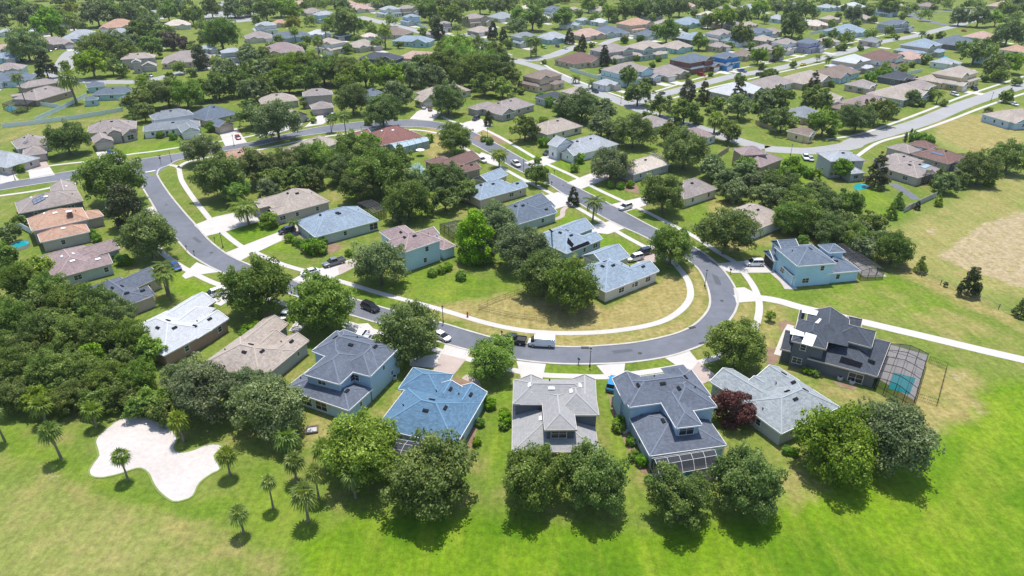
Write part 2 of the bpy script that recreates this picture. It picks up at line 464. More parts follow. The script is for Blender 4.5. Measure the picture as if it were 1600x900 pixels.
OUT = [(205, 252), (240, 246), (280, 240), (312, 235), (355, 228.5), (400, 221), (437, 212), (472, 204), (507, 197.5), (560, 191), (600, 188.5), (640, 188), (675, 190), (708, 196), (742, 208), (785, 230), (800, 239), (832, 257), (862, 273), (905, 295), (955, 320.5), (975, 331.5), (1022, 356.5), (1055, 370), (1080, 384), (1105, 400), (1127, 420), (1142, 440), (1150, 457), (1151.5, 472), (1147, 487), (1137, 502), (1122, 520), (1100, 536), (1077, 546), (1040, 557), (987, 565), (925, 568), (862, 567), (807, 561), (770, 554.5), (735, 547), (682, 532), (632, 516.5), (580, 501), (537, 488), (495, 474), (454, 459), (400, 444), (345, 424), (305, 402), (287, 385), (260, 353), (252, 342), (240, 320), (222, 290), (212, 276)]
INN = [(262, 259), (272, 252.5), (285, 248.5), (312, 243), (350, 236), (400, 228), (437, 219.5), (475, 212), (540, 204), (600, 199.5), (640, 198), (670, 199.5), (700, 206), (737, 224), (770, 242), (800, 260.5), (830, 275), (857, 287.5), (886, 306), (950, 343), (1000, 366), (1022, 377), (1050, 390), (1070, 402.5), (1090, 418), (1102, 437), (1109, 457), (1110.5, 475), (1104, 490), (1087, 507), (1062, 520), (1025, 530), (985, 537), (940, 541), (900, 543), (870, 542), (835, 539), (800, 534), (772, 529), (732, 518), (692, 506), (650, 495), (607, 484), (562, 470.5), (520, 457), (475, 443.5), (455, 437), (410, 422.5), (372, 407), (350, 395), (325, 375), (305, 352), (287, 332), (265, 305), (250, 283), (244.5, 273)]
strip('loop_road', OUT, INN, ASPH, .008)
strip('side_road', [(-60, 299), (7, 286), (45, 279.5), (82, 272.5), (125, 265.5), (165, 258.5), (205, 252)], [(-60, 309), (7, 296), (62, 287), (120, 279), (160, 273), (190, 271), (212, 276)], ASPH, .012)
poly('road_junction', [(200, 253), (262, 242), (285, 248), (262, 259), (244.5, 273), (236, 268), (222, 290), (212, 276), (200, 270)], ASPH, .016)
def kerb(name, pts, side):
    line = smooth_line([P(*q) for q in pts]); mb = MB(); ribbon_mesh(mb, line, .5, .1, .1, off=side * .2)
    tag(obj(name, mb.mesh(name, KERB)), kind='structure')
kerb('kerb', OUT[:-1], 1); kerb('kerb', INN, -1)
kerb('kerb', [(-60, 299), (7, 286), (45, 279.5), (82, 272.5), (125, 265.5), (165, 258.5), (205, 252)], 1)
kerb('kerb', [(-60, 309), (7, 296), (62, 287), (120, 279), (160, 273), (185, 271)], -1)
kerb('kerb', [(244.5, 273), (246, 267), (251, 262.5), (262, 259)], -1)
mb = MB(); ribbon_mesh(mb, [P(224, 269.6), P(243, 266.2)], .6, .022)
tag(obj('stop_line', mb.mesh('stop_line', WHITEPAINT)), kind='structure')

SWI = [(262, 258), (271, 258.5), (279, 262), (281, 271), (285, 284), (300, 307), (322, 335), (334, 349), (352, 366), (377, 385), (400, 395), (437, 411.5), (475, 423), (520, 436), (560, 448), (600, 460), (650, 473), (700, 487), (750, 502), (800, 513.5), (850, 519.5), (900, 520.5), (950, 518), (1000, 511), (1037, 501), (1062, 486), (1076, 470), (1079, 455), (1074, 437), (1062, 421), (1049, 408), (1012, 388), (975, 368), (945, 350), (910, 329), (870, 307), (842, 292), (815, 279), (790, 265), (760, 248.5), (725, 231), (700, 214.5), (685, 208.5), (650, 203), (600, 204), (540, 209), (478, 218.5), (400, 235), (350, 242.5), (310, 249), (290, 254), (279, 262)]
ribbon('sidewalk', SWI, 1.6, CONC, .028)
SWO = [(690, 182), (710, 190.5), (750, 200), (775, 211), (800, 225), (832, 244), (850, 254), (900, 277), (930, 294), (975, 315), (1012, 332), (1045, 349), (1075, 364), (1100, 379), (1125, 396), (1150, 411), (1163, 427), (1177, 447), (1185, 467), (1186, 487), (1180, 510), (1165, 530), (1140, 547), (1115, 560), (1090, 567), (1050, 575), (1012, 581), (950, 588.5), (900, 588), (850, 586), (812, 580.5), (775, 572), (735, 562), (690, 549), (640, 534), (590, 519), (540, 504), (490, 489), (440, 473), (395, 461), (337, 443), (297, 424), (275, 411), (250, 391), (228, 360), (215, 335), (206, 312)]
ribbon('sidewalk', SWO, 1.6, CONC, .028)
ribbon('sidewalk', [(-30, 283), (12, 275), (50, 265.5), (82, 258.5), (155, 250), (200, 241.5), (240, 236.5), (285, 229.5), (330, 223), (380, 215), (430, 204), (470, 196)], 1.5, CONC, .028)
ribbon('sidewalk', [(-30, 312), (0, 306), (50, 299), (90, 291), (120, 286)], 1.5, CONC, .028)
ribbon('trail', [(1149, 466), (1180, 465), (1215, 470), (1250, 480), (1300, 491.5), (1350, 503.5), (1450, 527), (1550, 551), (1620, 567), (1700, 586)], 2.8, CONC, .034)
for q in ([(42, 257), (72, 252), (86, 273.5), (47, 280)], [(150, 238), (180, 235.5), (197, 252.5), (160, 259)], [(342, 207), (370, 200), (386, 222.5), (352, 228.5)],
          [(290, 212), (313, 208), (320, 216), (300, 220)], [(303, 352), (335, 339), (372, 331), (405, 330), (412, 344), (352, 362), (322, 369)],
          [(350, 396), (400, 376), (437, 362), (462, 352), (472, 362), (436, 378), (404, 393), (376, 407)],
          [(456, 438), (478, 447), (520, 434), (556, 416), (560, 402), (505, 418), (475, 426)], [(819, 254), (847, 245), (872, 236), (882, 247), (862, 255), (838, 263)],
          [(885, 286), (920, 272), (950, 262), (962, 272), (945, 281), (907, 296)], [(952, 320), (1012, 306), (1028, 310), (1018, 318), (978, 331)],
          [(860, 315), (850, 306), (872, 300), (889, 306), (895, 318), (868, 327)], [(927, 352), (955, 345), (978, 356), (950, 366), (915, 362)],
          [(985, 400), (1010, 384), (1030, 380), (1045, 392), (1028, 408), (1000, 415)], [(1120, 412), (1150, 409), (1192, 405), (1212, 426), (1145, 426.5), (1129, 422)],
          [(1146, 450), (1163, 449), (1182, 459), (1200, 466), (1180, 471), (1150, 473)], [(932, 571), (977, 567), (974, 590), (990, 610), (962, 612), (950, 592)],
          [(807, 564), (853, 569), (848, 590), (846, 606), (812, 604), (814, 590)], [(1037, 558), (1077, 548), (1091, 565), (1120, 587), (1098, 598), (1080, 578), (1060, 573)],
          [(695, 538), (735, 549), (728, 562), (690, 553)], [(451, 517), (468, 494), (486, 498), (466, 520)], [(284, 431), (307, 410), (346, 424.5), (306, 430), (290, 436)],
          [(222, 327), (240, 322), (259, 352), (240, 350)], [(715, 196), (745, 208), (770, 196), (752, 186), (730, 190)], [(640, 186), (676, 189), (690, 176), (668, 168), (652, 174)],
          [(400, 216), (432, 209), (470, 197), (480, 184), (455, 182), (425, 198)], [(475, 199), (505, 194), (520, 182), (500, 178)], [(745, 246), (765, 256), (785, 262), (770, 244), (752, 238)],
          [(1100, 400), (1122, 413), (1112, 405)], [(318, 468), (352, 450), (372, 462), (345, 478)], [(0, 262), (12, 262), (30, 281), (0, 288)], [(545, 206), (590, 200), (560, 212), (545, 214)], [(640, 560), (690, 552), (680, 575), (640, 572)],
          [(535, 508), (575, 505), (590, 520), (560, 545), (540, 540)]):
    poly('driveway', q, CONC, .040)
for q in ([(690, 553), (728, 562), (709, 586), (677, 579)], [(1091, 565), (1122, 589), (1098, 600), (1080, 579)], [(440, 361), (466, 352), (472, 362), (440, 376)], [(528, 418), (556, 402), (562, 414), (530, 430)], [(46, 256), (72, 251.5), (78, 261), (50, 266)],
          [(990, 396), (1012, 384), (1030, 388), (1024, 408), (1000, 412)], [(925, 274), (950, 262), (962, 272), (944, 281)], [(1012, 309), (1030, 304), (1040, 310), (1018, 318)]):
    poly('paver_apron', q, PAVER, .046)
ribbon('front_walk', [(893, 318), (880, 328), (878, 338), (866, 343)], 1.5, PAVER, .03)
ribbon('front_walk', [(470, 366), (488, 378)], 1.8, PAVER, .03)
ribbon('front_walk', [(1212, 426), (1228, 440), (1236, 452)], 3.0, PATIO, .03)
ribbon('front_walk', [(725, 588), (742, 596), (745, 604)], 1.6, PAVER, .03)
ribbon('front_walk', [(1215, 555), (1228, 522), (1236, 508)], 1.5, CONC, .03)
for q in ([(443, 375), (455, 372), (465, 388), (490, 398), (520, 395), (535, 385), (528, 382), (500, 370), (478, 382), (470, 378)],
          [(955, 285), (985, 280), (1000, 300), (985, 300), (965, 292)], [(950, 600), (960, 640), (1000, 715), (1012, 740), (1000, 735), (975, 690), (955, 640)],
          [(755, 618), (765, 624), (750, 650), (740, 690), (725, 720), (715, 712), (738, 670)], [(1250, 574), (1262, 578), (1280, 588), (1270, 590), (1250, 582)], [(1300, 594), (1320, 600), (1340, 605), (1332, 609), (1312, 604)],
          [(710, 590), (745, 600), (760, 614), (745, 612), (712, 600)], [(735, 215), (770, 212), (790, 222), (760, 222)], [(1218, 502), (1240, 505), (1232, 520), (1220, 515)], [(1195, 545), (1220, 548), (1210, 570), (1195, 565)]):
    poly('mulch_bed', q, MULCH, .022, smooth=True)
BUNK = [(150, 686), (172, 665), (190, 654), (220, 651), (240, 657), (262, 665), (277, 685), (272, 700), (282, 707), (305, 702), (322, 695), (342, 694), (347, 700), (335, 712), (345, 732), (332, 740), (312, 755), (302, 775), (287, 782), (270, 784), (252, 772), (240, 757), (232, 740), (220, 732), (207, 734), (190, 740), (170, 745), (155, 747), (142, 744), (139, 735), (147, 722), (154, 712), (152, 702)]
poly('sand_bunker', BUNK, SANDM, .03, smooth=True)
lip = smooth_line([P(*q) for q in BUNK], closed=True, step=.8); lip.append(lip[0])
mb = MB(); ribbon_mesh(mb, lip, .3, .08, .1, off=.0)
tag(obj('bunker_lip', mb.mesh('bunker_lip', mat('lip_grass', mul(lin('#8da350'), .6), .9))), kind='structure')
# far streets
ribbon('street', [(1195, 232), (1222, 234), (1272, 235.5), (1325, 228), (1345, 219), (1437, 191.5), (1510, 162), (1600, 132), (1700, 99)], 8.2, CONCROAD, .010)
ribbon('sidewalk', [(1290, 218), (1345, 209), (1402, 190), (1450, 172), (1505, 150.5), (1600, 119)], 1.6, CONC, .028)
ribbon('sidewalk', [(1335, 247), (1372, 223), (1425, 208), (1475, 191), (1540, 166), (1600, 146), (1680, 120)], 1.6, CONC, .028)
ribbon('street', [(797, 94), (835, 103), (882, 121), (925, 141), (960, 155), (990, 167), (1040, 186), (1095, 201), (1140, 216), (1195, 232)], 8, CONCROAD, .010)
ribbon('street', [(985, 163), (1025, 150), (1062, 140.5), (1112, 127), (1150, 118), (1215, 107), (1282, 91), (1335, 77.5), (1375, 66), (1425, 57), (1462, 48), (1500, 38), (1560, 20)], 8, CONCROAD, .014)
ribbon('sidewalk', [(845, 98), (870, 112), (915, 131), (965, 149), (985, 153), (1030, 141), (1085, 124), (1150, 108), (1235, 92), (1300, 74), (1400, 50)], 1.6, CONC, .028)
ribbon('sidewalk', [(1015, 163), (1060, 151), (1120, 135), (1200, 117), (1290, 97)], 1.6, CONC, .028)
ribbon('street', [(797, 94), (835, 93), (865, 86), (883, 79), (905, 72)], 9, CONCROAD, .018)
ribbon('street', [(560, 26), (585, 32), (625, 42), (672, 53), (712, 62), (752, 76), (797, 94)], 11, CONCROAD, .018)
ribbon('sidewalk', [(600, 32), (640, 40), (690, 51), (730, 62), (765, 74), (800, 86)], 1.6, CONC, .028)
ribbon('street', [(712, 61), (730, 54), (750, 49), (775, 42)], 9, CONCROAD, .022)
ribbon('street', [(60, 112), (85, 113), (100, 103), (108, 90), (118, 80), (140, 72)], 12, CONCROAD, .014)
ribbon('street', [(85, 112), (100, 124), (150, 127), (210, 128), (250, 122)], 9, CONCROAD, .018)
ribbon('street', [(250, 122), (290, 112), (330, 105), (390, 98)], 8, CONCROAD, .022)
poly('parking_area', [(318, 20), (360, 14), (400, 18), (405, 32), (360, 36), (322, 32)], CONCROAD, .012)
ribbon('street', [(1040, 52), (1000, 52), (960, 62), (940, 70)], 7, CONCROAD, .022)
ribbon('street', [(1480, 40), (1440, 30), (1420, 22), (1470, 18), (1560, 14)], 8, ASPH, .018)
ribbon('footpath', [(1393, 286), (1405, 293), (1420, 303), (1432, 312)], 3.0, ASPH, .02)

DRAIN = mat('drain_iron', (.03, .03, .032), .7, None)
for q in ((1081, 512), (914, 543.5), (1098, 536.5), (430, 217)):
    p = P(*q); mb = MB(); mb.box((p.x, p.y, .09), (1.6, .7, .06), math.radians(25) if q[0] > 1000 else 0)
    tag(obj('storm_drain', mb.mesh('storm_drain', DRAIN)), kind='structure')
for q in ((1000, 552), (1128, 470), (640, 505), (330, 395), (880, 290), (260, 320)):
    p = P(*q); mb = MB(); mb.tube([(p.x, p.y, .016), (p.x, p.y, .024)], .42, 16)
    tag(obj('manhole_cover', mb.mesh('manhole_cover', DRAIN)), kind='structure')
PATCH = mat('asphalt_patch', mul(lin('#6f727c'), .5), .9, ((3, .1),))
for q in ([(1112, 428), (1122, 432), (1128, 446), (1118, 444)], [(955, 548), (985, 545), (990, 549), (960, 553)], [(300, 372), (310, 380), (316, 378), (305, 370)], [(900, 308), (912, 314), (908, 317), (896, 311)]):
    poly('asphalt_patch', q, PATCH, .013)
# ------------------------------------------------------------------ houses
RC = dict(tan=mul(lin('#c6b8ac'), .62), taupe=mul(lin('#b3a7a2'), .62), brown=mul(lin('#9c8b80'), .62), mauve=mul(lin('#ae9a99'), .62), lgrey=mul(lin('#b9bec4'), .66),
          grey=mul(lin('#9ba1a8'), .62), slate=mul(lin('#7a8797'), .6), navy=mul(lin('#78808f'), .58), dark=mul(lin('#5a616c'), .55), blue=mul(lin('#7298b6'), .54),
          bluegrey=mul(lin('#a3b4c4'), .64), white=mul(lin('#dfe2e6'), .62), orange=mul(lin('#d9b097'), .58), maroon=mul(lin('#92736b'), .58), red=mul(lin('#a4746d'), .56),
          pink=mul(lin('#d3b3a5'), .64), cream=mul(lin('#e0d2c4'), .68), metal=mul(lin('#bdbcbb'), .57), metalgrey=mul(lin('#a5a8ae'), .62), silver=mul(lin('#b3bbbf'), .58), teal=mul(lin('#8fa6ab'), .62))
WC = dict(white=(.72, .72, .70), cream=(.66, .60, .50), tan=(.52, .43, .33), brown=(.36, .27, .21), grey=(.42, .42, .42), dgrey=(.13, .14, .16), blue=(.40, .53, .63), lblue=(.50, .66, .74), sky=(.42, .62, .75),
          sage=(.44, .50, .45), teal=(.36, .55, .57), peach=(.66, .48, .36), taupe=(.46, .40, .37), yellow=(.66, .53, .30), brick=(.22, .10, .08), bright=(.03, .26, .62), purple=(.42, .40, .58), dark=(.12, .13, .16), greygreen=(.40, .46, .42), navyblue=(.34, .45, .55), terra=(.40, .25, .19))
def wallm(k): return mat('wall_' + k, WC[k], .9, ((.25, .07), (3, .06)), spec=.2)
def roofm(k):
    if k in ('blue', 'silver'): return roof_mat('shingle_' + k, RC[k], .035, .17)
    if k in ('white', 'metal'): return roof_mat('shingle_' + k, RC[k], .05, .08)
    return roof_mat('shingle_' + k, RC[k], .10, .15)
TRIM = mat('white_trim', (.78, .78, .76), .6, None)
TRIMD = mat('dark_trim', (.08, .085, .09), .6, None)
TRIMT = mat('tan_trim', (.50, .44, .38), .6, None)
GLASS = mat('window_glass', (.025, .03, .04), .08, None)
DARK = mat('dark_opening', (.02, .022, .025), .7, None)
GARW = mat('garage_panel', (.70, .68, .64), .6, ((.6, .05),))
GART = mat('garage_panel_tan', (.50, .42, .36), .6, ((.6, .05),))
VENTD = mat('vent_dark', (.022, .024, .028), .8, None, spec=0.0)
VENTW = mat('vent_white', (.75, .75, .75), .5, None)
PVD = mat('solar_cells_dark', (.010, .011, .015), .8, None, spec=0.0)
PVB = mat('solar_cells_blue', (.05, .09, .17), .45, None, spec=.3)
PVL = mat('solar_cells_pale', (.30, .42, .52), .2, None)
WHITEP = mat('white_roof_sheet', (.82, .82, .80), .5, None)
CAGEB = mat('bronze_frame', (.018, .019, .022), .7, None, spec=.1)
CAGEW = mat('white_frame', (.55, .55, .55), .5, None)
ACM = mat('ac_metal', (.55, .55, .53), .5, None)
def screen_mat(name, col, alpha):
    m, nt, b = new_mat(name)
    b.inputs['Base Color'].default_value = (*col, 1); b.inputs['Alpha'].default_value = alpha; b.inputs['Roughness'].default_value = .8
    return m
SCREEN = screen_mat('insect_screen', (.05, .052, .056), .38)
SCREEND = screen_mat('dark_insect_screen', (.03, .034, .042), .74)
SCREENL = screen_mat('pale_roof_panel', (.35, .45, .5), .85)

def make_windows():
    d = {}
    for nm, w, h in (('a', 1.1, 1.35), ('b', 1.8, 1.35), ('c', .8, 1.0), ('d', 2.6, 2.0)):
        fr = MB()
        t, dp = .075, .06
        fr.box((0, -dp / 2, h / 2 - t / 2), (w, dp, t)); fr.box((0, -dp / 2, -h / 2 + t / 2), (w + .12, dp * 1.5, t))
        for sx in (-1, 1): fr.box((sx * (w / 2 - t / 2), -dp / 2, 0), (t, dp, h - 2 * t))
        if nm in ('b', 'd'): fr.box((0, -dp / 2, 0), (t * .7, dp * .8, h - 2 * t))
        fr.box((0, -dp / 2 + .012, 0), (w - 2 * t, dp * .6, t * .5))
        pn = MB(); pn.box((0, -.012, 0), (w - 2 * t, .02, h - 2 * t))
        allm = MB(); allm.v, allm.f, allm.mi, allm.uv = list(fr.v), list(fr.f), list(fr.mi), list(fr.uv)
        allm.box((0, -.012, 0), (w - 2 * t, .02, h - 2 * t), mi=1)
        d[nm] = (fr.mesh('window_' + nm, TRIM), pn.mesh('pane_' + nm, GLASS), allm.mesh('window_whole_' + nm, [TRIM, GLASS]), w, h)
    for nm, w in (('single', 2.6), ('double', 4.9)):
        for cn, mm in (('w', GARW), ('t', GART), ('d', DARK)):
            g = MB(); g.box((0, -.03, 0), (w, .06, 2.15))
            for k in range(1, 4): g.box((0, -.065, -1.075 + k * .54), (w, .012, .04), mi=1)
            d['gar_' + nm + cn] = g.mesh('garage_door_' + nm + cn, [mm, TRIMT if cn != 'd' else DARK])
    g = MB(); g.box((0, -.03, 0), (1.0, .06, 2.1)); g.box((0, -.07, .3), (.5, .02, 1.0), mi=1); d['door'] = g.mesh('front_door', [mat('door_paint', (.16, .07, .05), .5, None), GLASS])
    v = MB(); v.box((0, 0, .09), (1.05, .5, .18)); d['ventd'] = v.mesh('roof_vent_dark', VENTD)
    v = MB(); v.box((0, 0, .09), (1.05, .5, .18)); d['ventw'] = v.mesh('roof_vent_white', VENTW)
    v = MB(); v.tube([(0, 0, -.05), (0, 0, .35)], .11, 8); d['pipe'] = v.mesh('vent_pipe', VENTD)
    return d
KIT = make_windows()
HOUSES = []
class House:
    pass
def rect(a, b, d):
    a, b = Vector((a[0], a[1])), Vector((b[0], b[1])); u = (b - a).normalized(); n = Vector((-u.y, u.x)) * d
    q = [a, b, b + n, a + n]
    return q if d > 0 else [b, a, a + n, b + n]
def shrink(q, t):
    u = (q[1] - q[0]).normalized() * t; v = (q[3] - q[0]).normalized() * t
    return [q[0] + u + v, q[1] - u + v, q[2] - u - v, q[3] + u - v]
def in_rect(p, q):
    u = q[1] - q[0]; v = q[3] - q[0]; r = Vector((p[0], p[1])) - q[0]
    a, b = r.dot(u) / u.length_squared, r.dot(v) / v.length_squared
    return -.001 < a < 1.001 and -.001 < b < 1.001
def V3(p, z): return Vector((p[0], p[1], z))
def quad_uv(f):
    f = [Vector(p) for p in f]
    n = (f[1] - f[0]).cross(f[2] - f[0]).normalized()
    u = Vector((0, 0, 1)).cross(n)
    u = u.normalized() if u.length > 1e-4 else Vector((1, 0, 0)); v = n.cross(u)
    return [(p.dot(u), p.dot(v)) for p in f]
def roof_faces(q, z, typ, s, inner=(False, False)):
    "top faces, gable triangles (start, end, apex) and ridge lines of one block; q is counter-clockwise"
    L, W = (q[1] - q[0]).length, (q[3] - q[0]).length
    tops, gab, rid = [], [], []
    e = [V3(p, z) for p in q]
    if typ == 'f':
        return [e], [], []
    along = (typ == 'G') or (typ == 'h' and L >= W)
    if not along: e = e[1:] + e[:1]; L, W = W, L
    h = W / 2 * s
    m1, m2 = (e[0] + e[3]) / 2, (e[1] + e[2]) / 2
    dr = (m2 - m1).normalized()
    if typ != 'h':
        if inner[0]: sh = -dr * W / 2; e[0], e[3], m1 = e[0] + sh, e[3] + sh, m1 + sh
        if inner[1]: sh = dr * W / 2; e[1], e[2], m2 = e[1] + sh, e[2] + sh, m2 + sh
    ins = min(W / 2, L / 2 - .01) if typ == 'h' else 0
    r1, r2 = m1 + dr * ins + Vector((0, 0, h)), m2 - dr * ins + Vector((0, 0, h))
    tops = [[e[0], e[1], r2, r1], [e[2], e[3], r1, r2]]
    if typ == 'h':
        tops += [[e[1], e[2], r2], [e[3], e[0], r1]]
        rid = [(r1, r2), (e[0], r1), (e[3], r1), (e[1], r2), (e[2], r2)]
    else:
        if inner[0]: r1 = r1 + dr * W / 2; tops[0][3] = r1; tops[1][2] = r1; tops.append([e[3], e[0], r1])
        else: gab.append((e[3], e[0], r1))
        if inner[1]: r2 = r2 - dr * W / 2; tops[0][2] = r2; tops[1][3] = r2; tops.append([e[1], e[2], r2])
        else: gab.append((e[1], e[2], r2))
        rid = [(r1, r2)]
    return tops, gab, rid
def house(ref, roof, wall, blocks, trim='w', near=True, vents='d', gar=(), doors=(), solar=(), sheets=(), cages=(), name='house', cat='house', group=None, chimney=None, win=True, label=None, winspots=(), world=False, nv=None, porch=()):
    H = House(); H.ref = ref; rnd = random.Random(len(HOUSES) * 7 + 3)
    R, Wm = roofm(roof), wallm(wall); T = {'w': TRIM, 'd': TRIMD, 't': TRIMT}[trim]
    BL = []
    for i, bl in enumerate(blocks):
        typ, z, A, B, d = bl[:5]; s = bl[5] if len(bl) > 5 and bl[5] else .5
        q = rect(A, B, d) if world else rect(P(*A, z), P(*B, z), d)
        BL.append((typ, z + i * .017, q, s, bl[6] if len(bl) > 6 else 0.0))
    c = sum((V3(p, 0) for b in BL for p in b[2]), Vector()) / (4 * len(BL))
    root = empty(name, c)
    tag(root, label or ref, cat, group); H.root = root; H.c = c; H.px = pix((c.x, c.y, 3)); H.BL = BL
    rb, wb, fb, cb = MB(), MB(), MB(), MB(); tops_all = []
    for typ, z, q, s, zb in BL:
        ql = q; q = [p - Vector((c.x, c.y)) for p in q]; inner = [False, False]
        if typ in 'Gg':
            k = 0 if typ == 'G' else 1; ee = ql[k:] + ql[:k]
            for ii, (m_, dd) in enumerate((((ee[0] + ee[3]) / 2, (ee[1] - ee[0]).normalized()), ((ee[1] + ee[2]) / 2, (ee[0] - ee[1]).normalized()))):
                inner[ii] = any(bq is not ql and bz > z - .6 and in_rect(m_ - dd * .3, bq) and in_rect(m_ + dd * .3, bq) for _, bz, bq, _, _ in BL)
        tops, gab, rid = roof_faces(q, z, typ, s, inner)
        for f in tops:
            rb.face(f, 0, quad_uv(f)); tops_all.append(f)
        rb.face([V3(p, z - .16) for p in q[::-1]])
        for a, b in zip(q, q[1:] + q[:1]):
            rb.face([V3(a, z - .16), V3(b, z - .16), V3(b, z), V3(a, z)])
            u = (b - a).normalized(); n = Vector((u.y, -u.x)) * .03; fw = .07
            a2, b2 = a - u * .03, b + u * .03
            fb.face([V3(a2 + n, z - .24), V3(b2 + n, z - .24), V3(b2 + n, z + .05), V3(a2 + n, z + .05)])
            fb.face([V3(a2 + n, z + .05), V3(b2 + n, z + .05), V3(b2 - n * 1.4, z + .05), V3(a2 - n * 1.4, z + .05)])
        for a, b, ap in gab:
            k = .012
            # rake boards on the gable edges
            for e0 in (a, b):
                fb.bar(e0 + Vector((0, 0, .04)), ap + Vector((0, 0, .05)), .12, h=.18)
        if near:
            for a, b in rid: cb.bar(a + Vector((0, 0, .015)), b + Vector((0, 0, .015)), .24, h=.04)
        w = shrink(q, .42 if min((q[1] - q[0]).length, (q[3] - q[0]).length) > 2 else .15)
        zt = z - .1
        for a, b in zip(w, w[1:] + w[:1]): wb.face([V3(a, zb), V3(b, zb), V3(b, zt), V3(a, zt)])
        if gab:
            tg, gg, _ = roof_faces(w, zt, typ, s, inner)
            for a, b, ap in gg: wb.face([a, b, ap])
    roofo = obj('roof', rb.mesh('roof', R), root)
    obj('wall', wb.mesh('wall', Wm), root)
    obj('fascia', fb.mesh('fascia', T), root)
    if near and cb.f: obj('ridge_cap', cb.mesh('ridge_cap', mat('cap_' + roof, mul(RC[roof], 1.18 if RC[roof][1] > .25 else 1.4), .85, None, spec=.2)), roofo)
    H.roofo = roofo
    # ---- points on the roof below a photo pixel
    tr = [[Vector(p) + c for p in f] for f in tops_all]
    def on_roof(px, py):
        d = ray(px, py); o = Vector((0, 0, CAM_H)); best = None
        for f in tr:
            n = (f[1] - f[0]).cross(f[2] - f[0]).normalized()
            if abs(n.dot(d)) < 1e-6: continue
            t = n.dot(f[0] - o) / n.dot(d); p = o + d * t
            ok = all((b - a).cross(p - a).dot(n) > -.05 for a, b in zip(f, f[1:] + f[:1]))
            if ok and (best is None or t < best[0]): best = (t, p, n)
        return best
    # ---- vents
    cand = [f for f in tops_all if len(f) == 4 or len(f) == 3]
    nvt = nv if nv is not None else (3 if near else 0)
    for k in range(nvt):
        f = cand[k % len(cand)]
        e, ridge = (Vector(f[1]) - Vector(f[0])), (Vector(f[2]) + Vector(f[3])) / 2 if len(f) == 4 else Vector(f[2])
        base = Vector(f[0]) + e * rnd.uniform(.35, .65)
        p = base.lerp(ridge, rnd.uniform(.72, .82)) if k % 3 != 2 else base.lerp(ridge, rnd.uniform(.3, .5))
        n = e.cross(ridge - Vector(f[0])).normalized()
        up_ok = all(True for _ in (0,))
        hid = False
        for g in tops_all:
            if g is f: continue
            gn = (Vector(g[1]) - Vector(g[0])).cross(Vector(g[2]) - Vector(g[0])).normalized()
            if gn.z < .2: continue
            pz = Vector(g[0]).z - (gn.x * (p.x - g[0][0]) + gn.y * (p.y - g[0][1])) / gn.z
            pp = Vector((p.x, p.y, pz))
            if all((Vector(b) - Vector(a)).cross(pp - Vector(a)).dot(gn) > 0 for a, b in zip(g, g[1:] + g[:1])) and pz > p.z + .02: hid = True
        if hid: continue
        o = obj('roof_vent', KIT['pipe'] if k % 3 == 2 else KIT['vent' + vents], roofo)
        x = e.normalized(); y = n.cross(x)
        o.matrix_local = Matrix.Translation(p) @ Matrix((x, y, n)).transposed().to_4x4()
    # ---- panels lying on the roof
    def panel(nm, pts, m, lift, th, grid=None, gm=None):
        mx, my = sum(q[0] for q in pts) / len(pts), sum(q[1] for q in pts) / len(pts)
        h0 = on_roof(mx, my) or next((h for h in (on_roof(*q) for q in pts) if h), None)
        if not h0: return
        n = h0[2]
        for _ in range(10 if nm == 'solar_panel' else 0):      # keep the panel on one roof plane
            hs = [on_roof(*q) for q in pts]
            if all(h and h[2].dot(n) > .999 for h in hs): break
            pts = [(mx + (q[0] - mx) * .9, my + (q[1] - my) * .9) for q in pts]
        mb = MB(); eye = Vector((0, 0, CAM_H))
        p = [eye + ray(*q) * (n.dot(h0[1] - eye) / n.dot(ray(*q))) - c + n * lift for q in pts]; t = [x + n * th for x in p]
        nn = (t[1] - t[0]).cross(t[2] - t[0])
        if nn.dot(n) < 0: p, t = p[::-1], t[::-1]
        mb.face(t); k = len(t)
        for i in range(k): mb.face([p[i], p[(i + 1) % k], t[(i + 1) % k], t[i]])
        if grid and k == 4:
            gx_, gy_ = grid
            for i in range(gx_ + 1): mb.bar(t[0].lerp(t[1], i / gx_) + n * .01, t[3].lerp(t[2], i / gx_) + n * .01, .07, mi=1, h=.03)
            for i in range(gy_ + 1): mb.bar(t[0].lerp(t[3], i / gy_) + n * .01, t[1].lerp(t[2], i / gy_) + n * .01, .07, mi=1, h=.03)
        obj(nm, mb.mesh(nm, [m, gm or VENTD]), roofo)
    for s_ in solar: panel('solar_panel', s_[0], {'d': PVD, 'b': PVB, 'l': PVL}[s_[1]], .06, .06, s_[2] if len(s_) > 2 else None, VENTW if s_[1] == 'l' else VENTD)
    for s_ in sheets: panel('roof_sheet', s_, WHITEP, .1, .08)
    # ---- windows, doors
    def place(me, wpt, n, z, nm, child=None):
        o = obj(nm, me, root); o.location = (wpt[0] + n[0] * .004, wpt[1] + n[1] * .004, z)
        o.rotation_euler = (0, 0, math.atan2(n[1], n[0]) + math.pi / 2)
        if child:
            ch = obj('pane', child, o)
        return o
    used = []
    SH = [[shrink([p - Vector((c.x, c.y)) for p in b[2]], .42), b[1]] for b in BL]
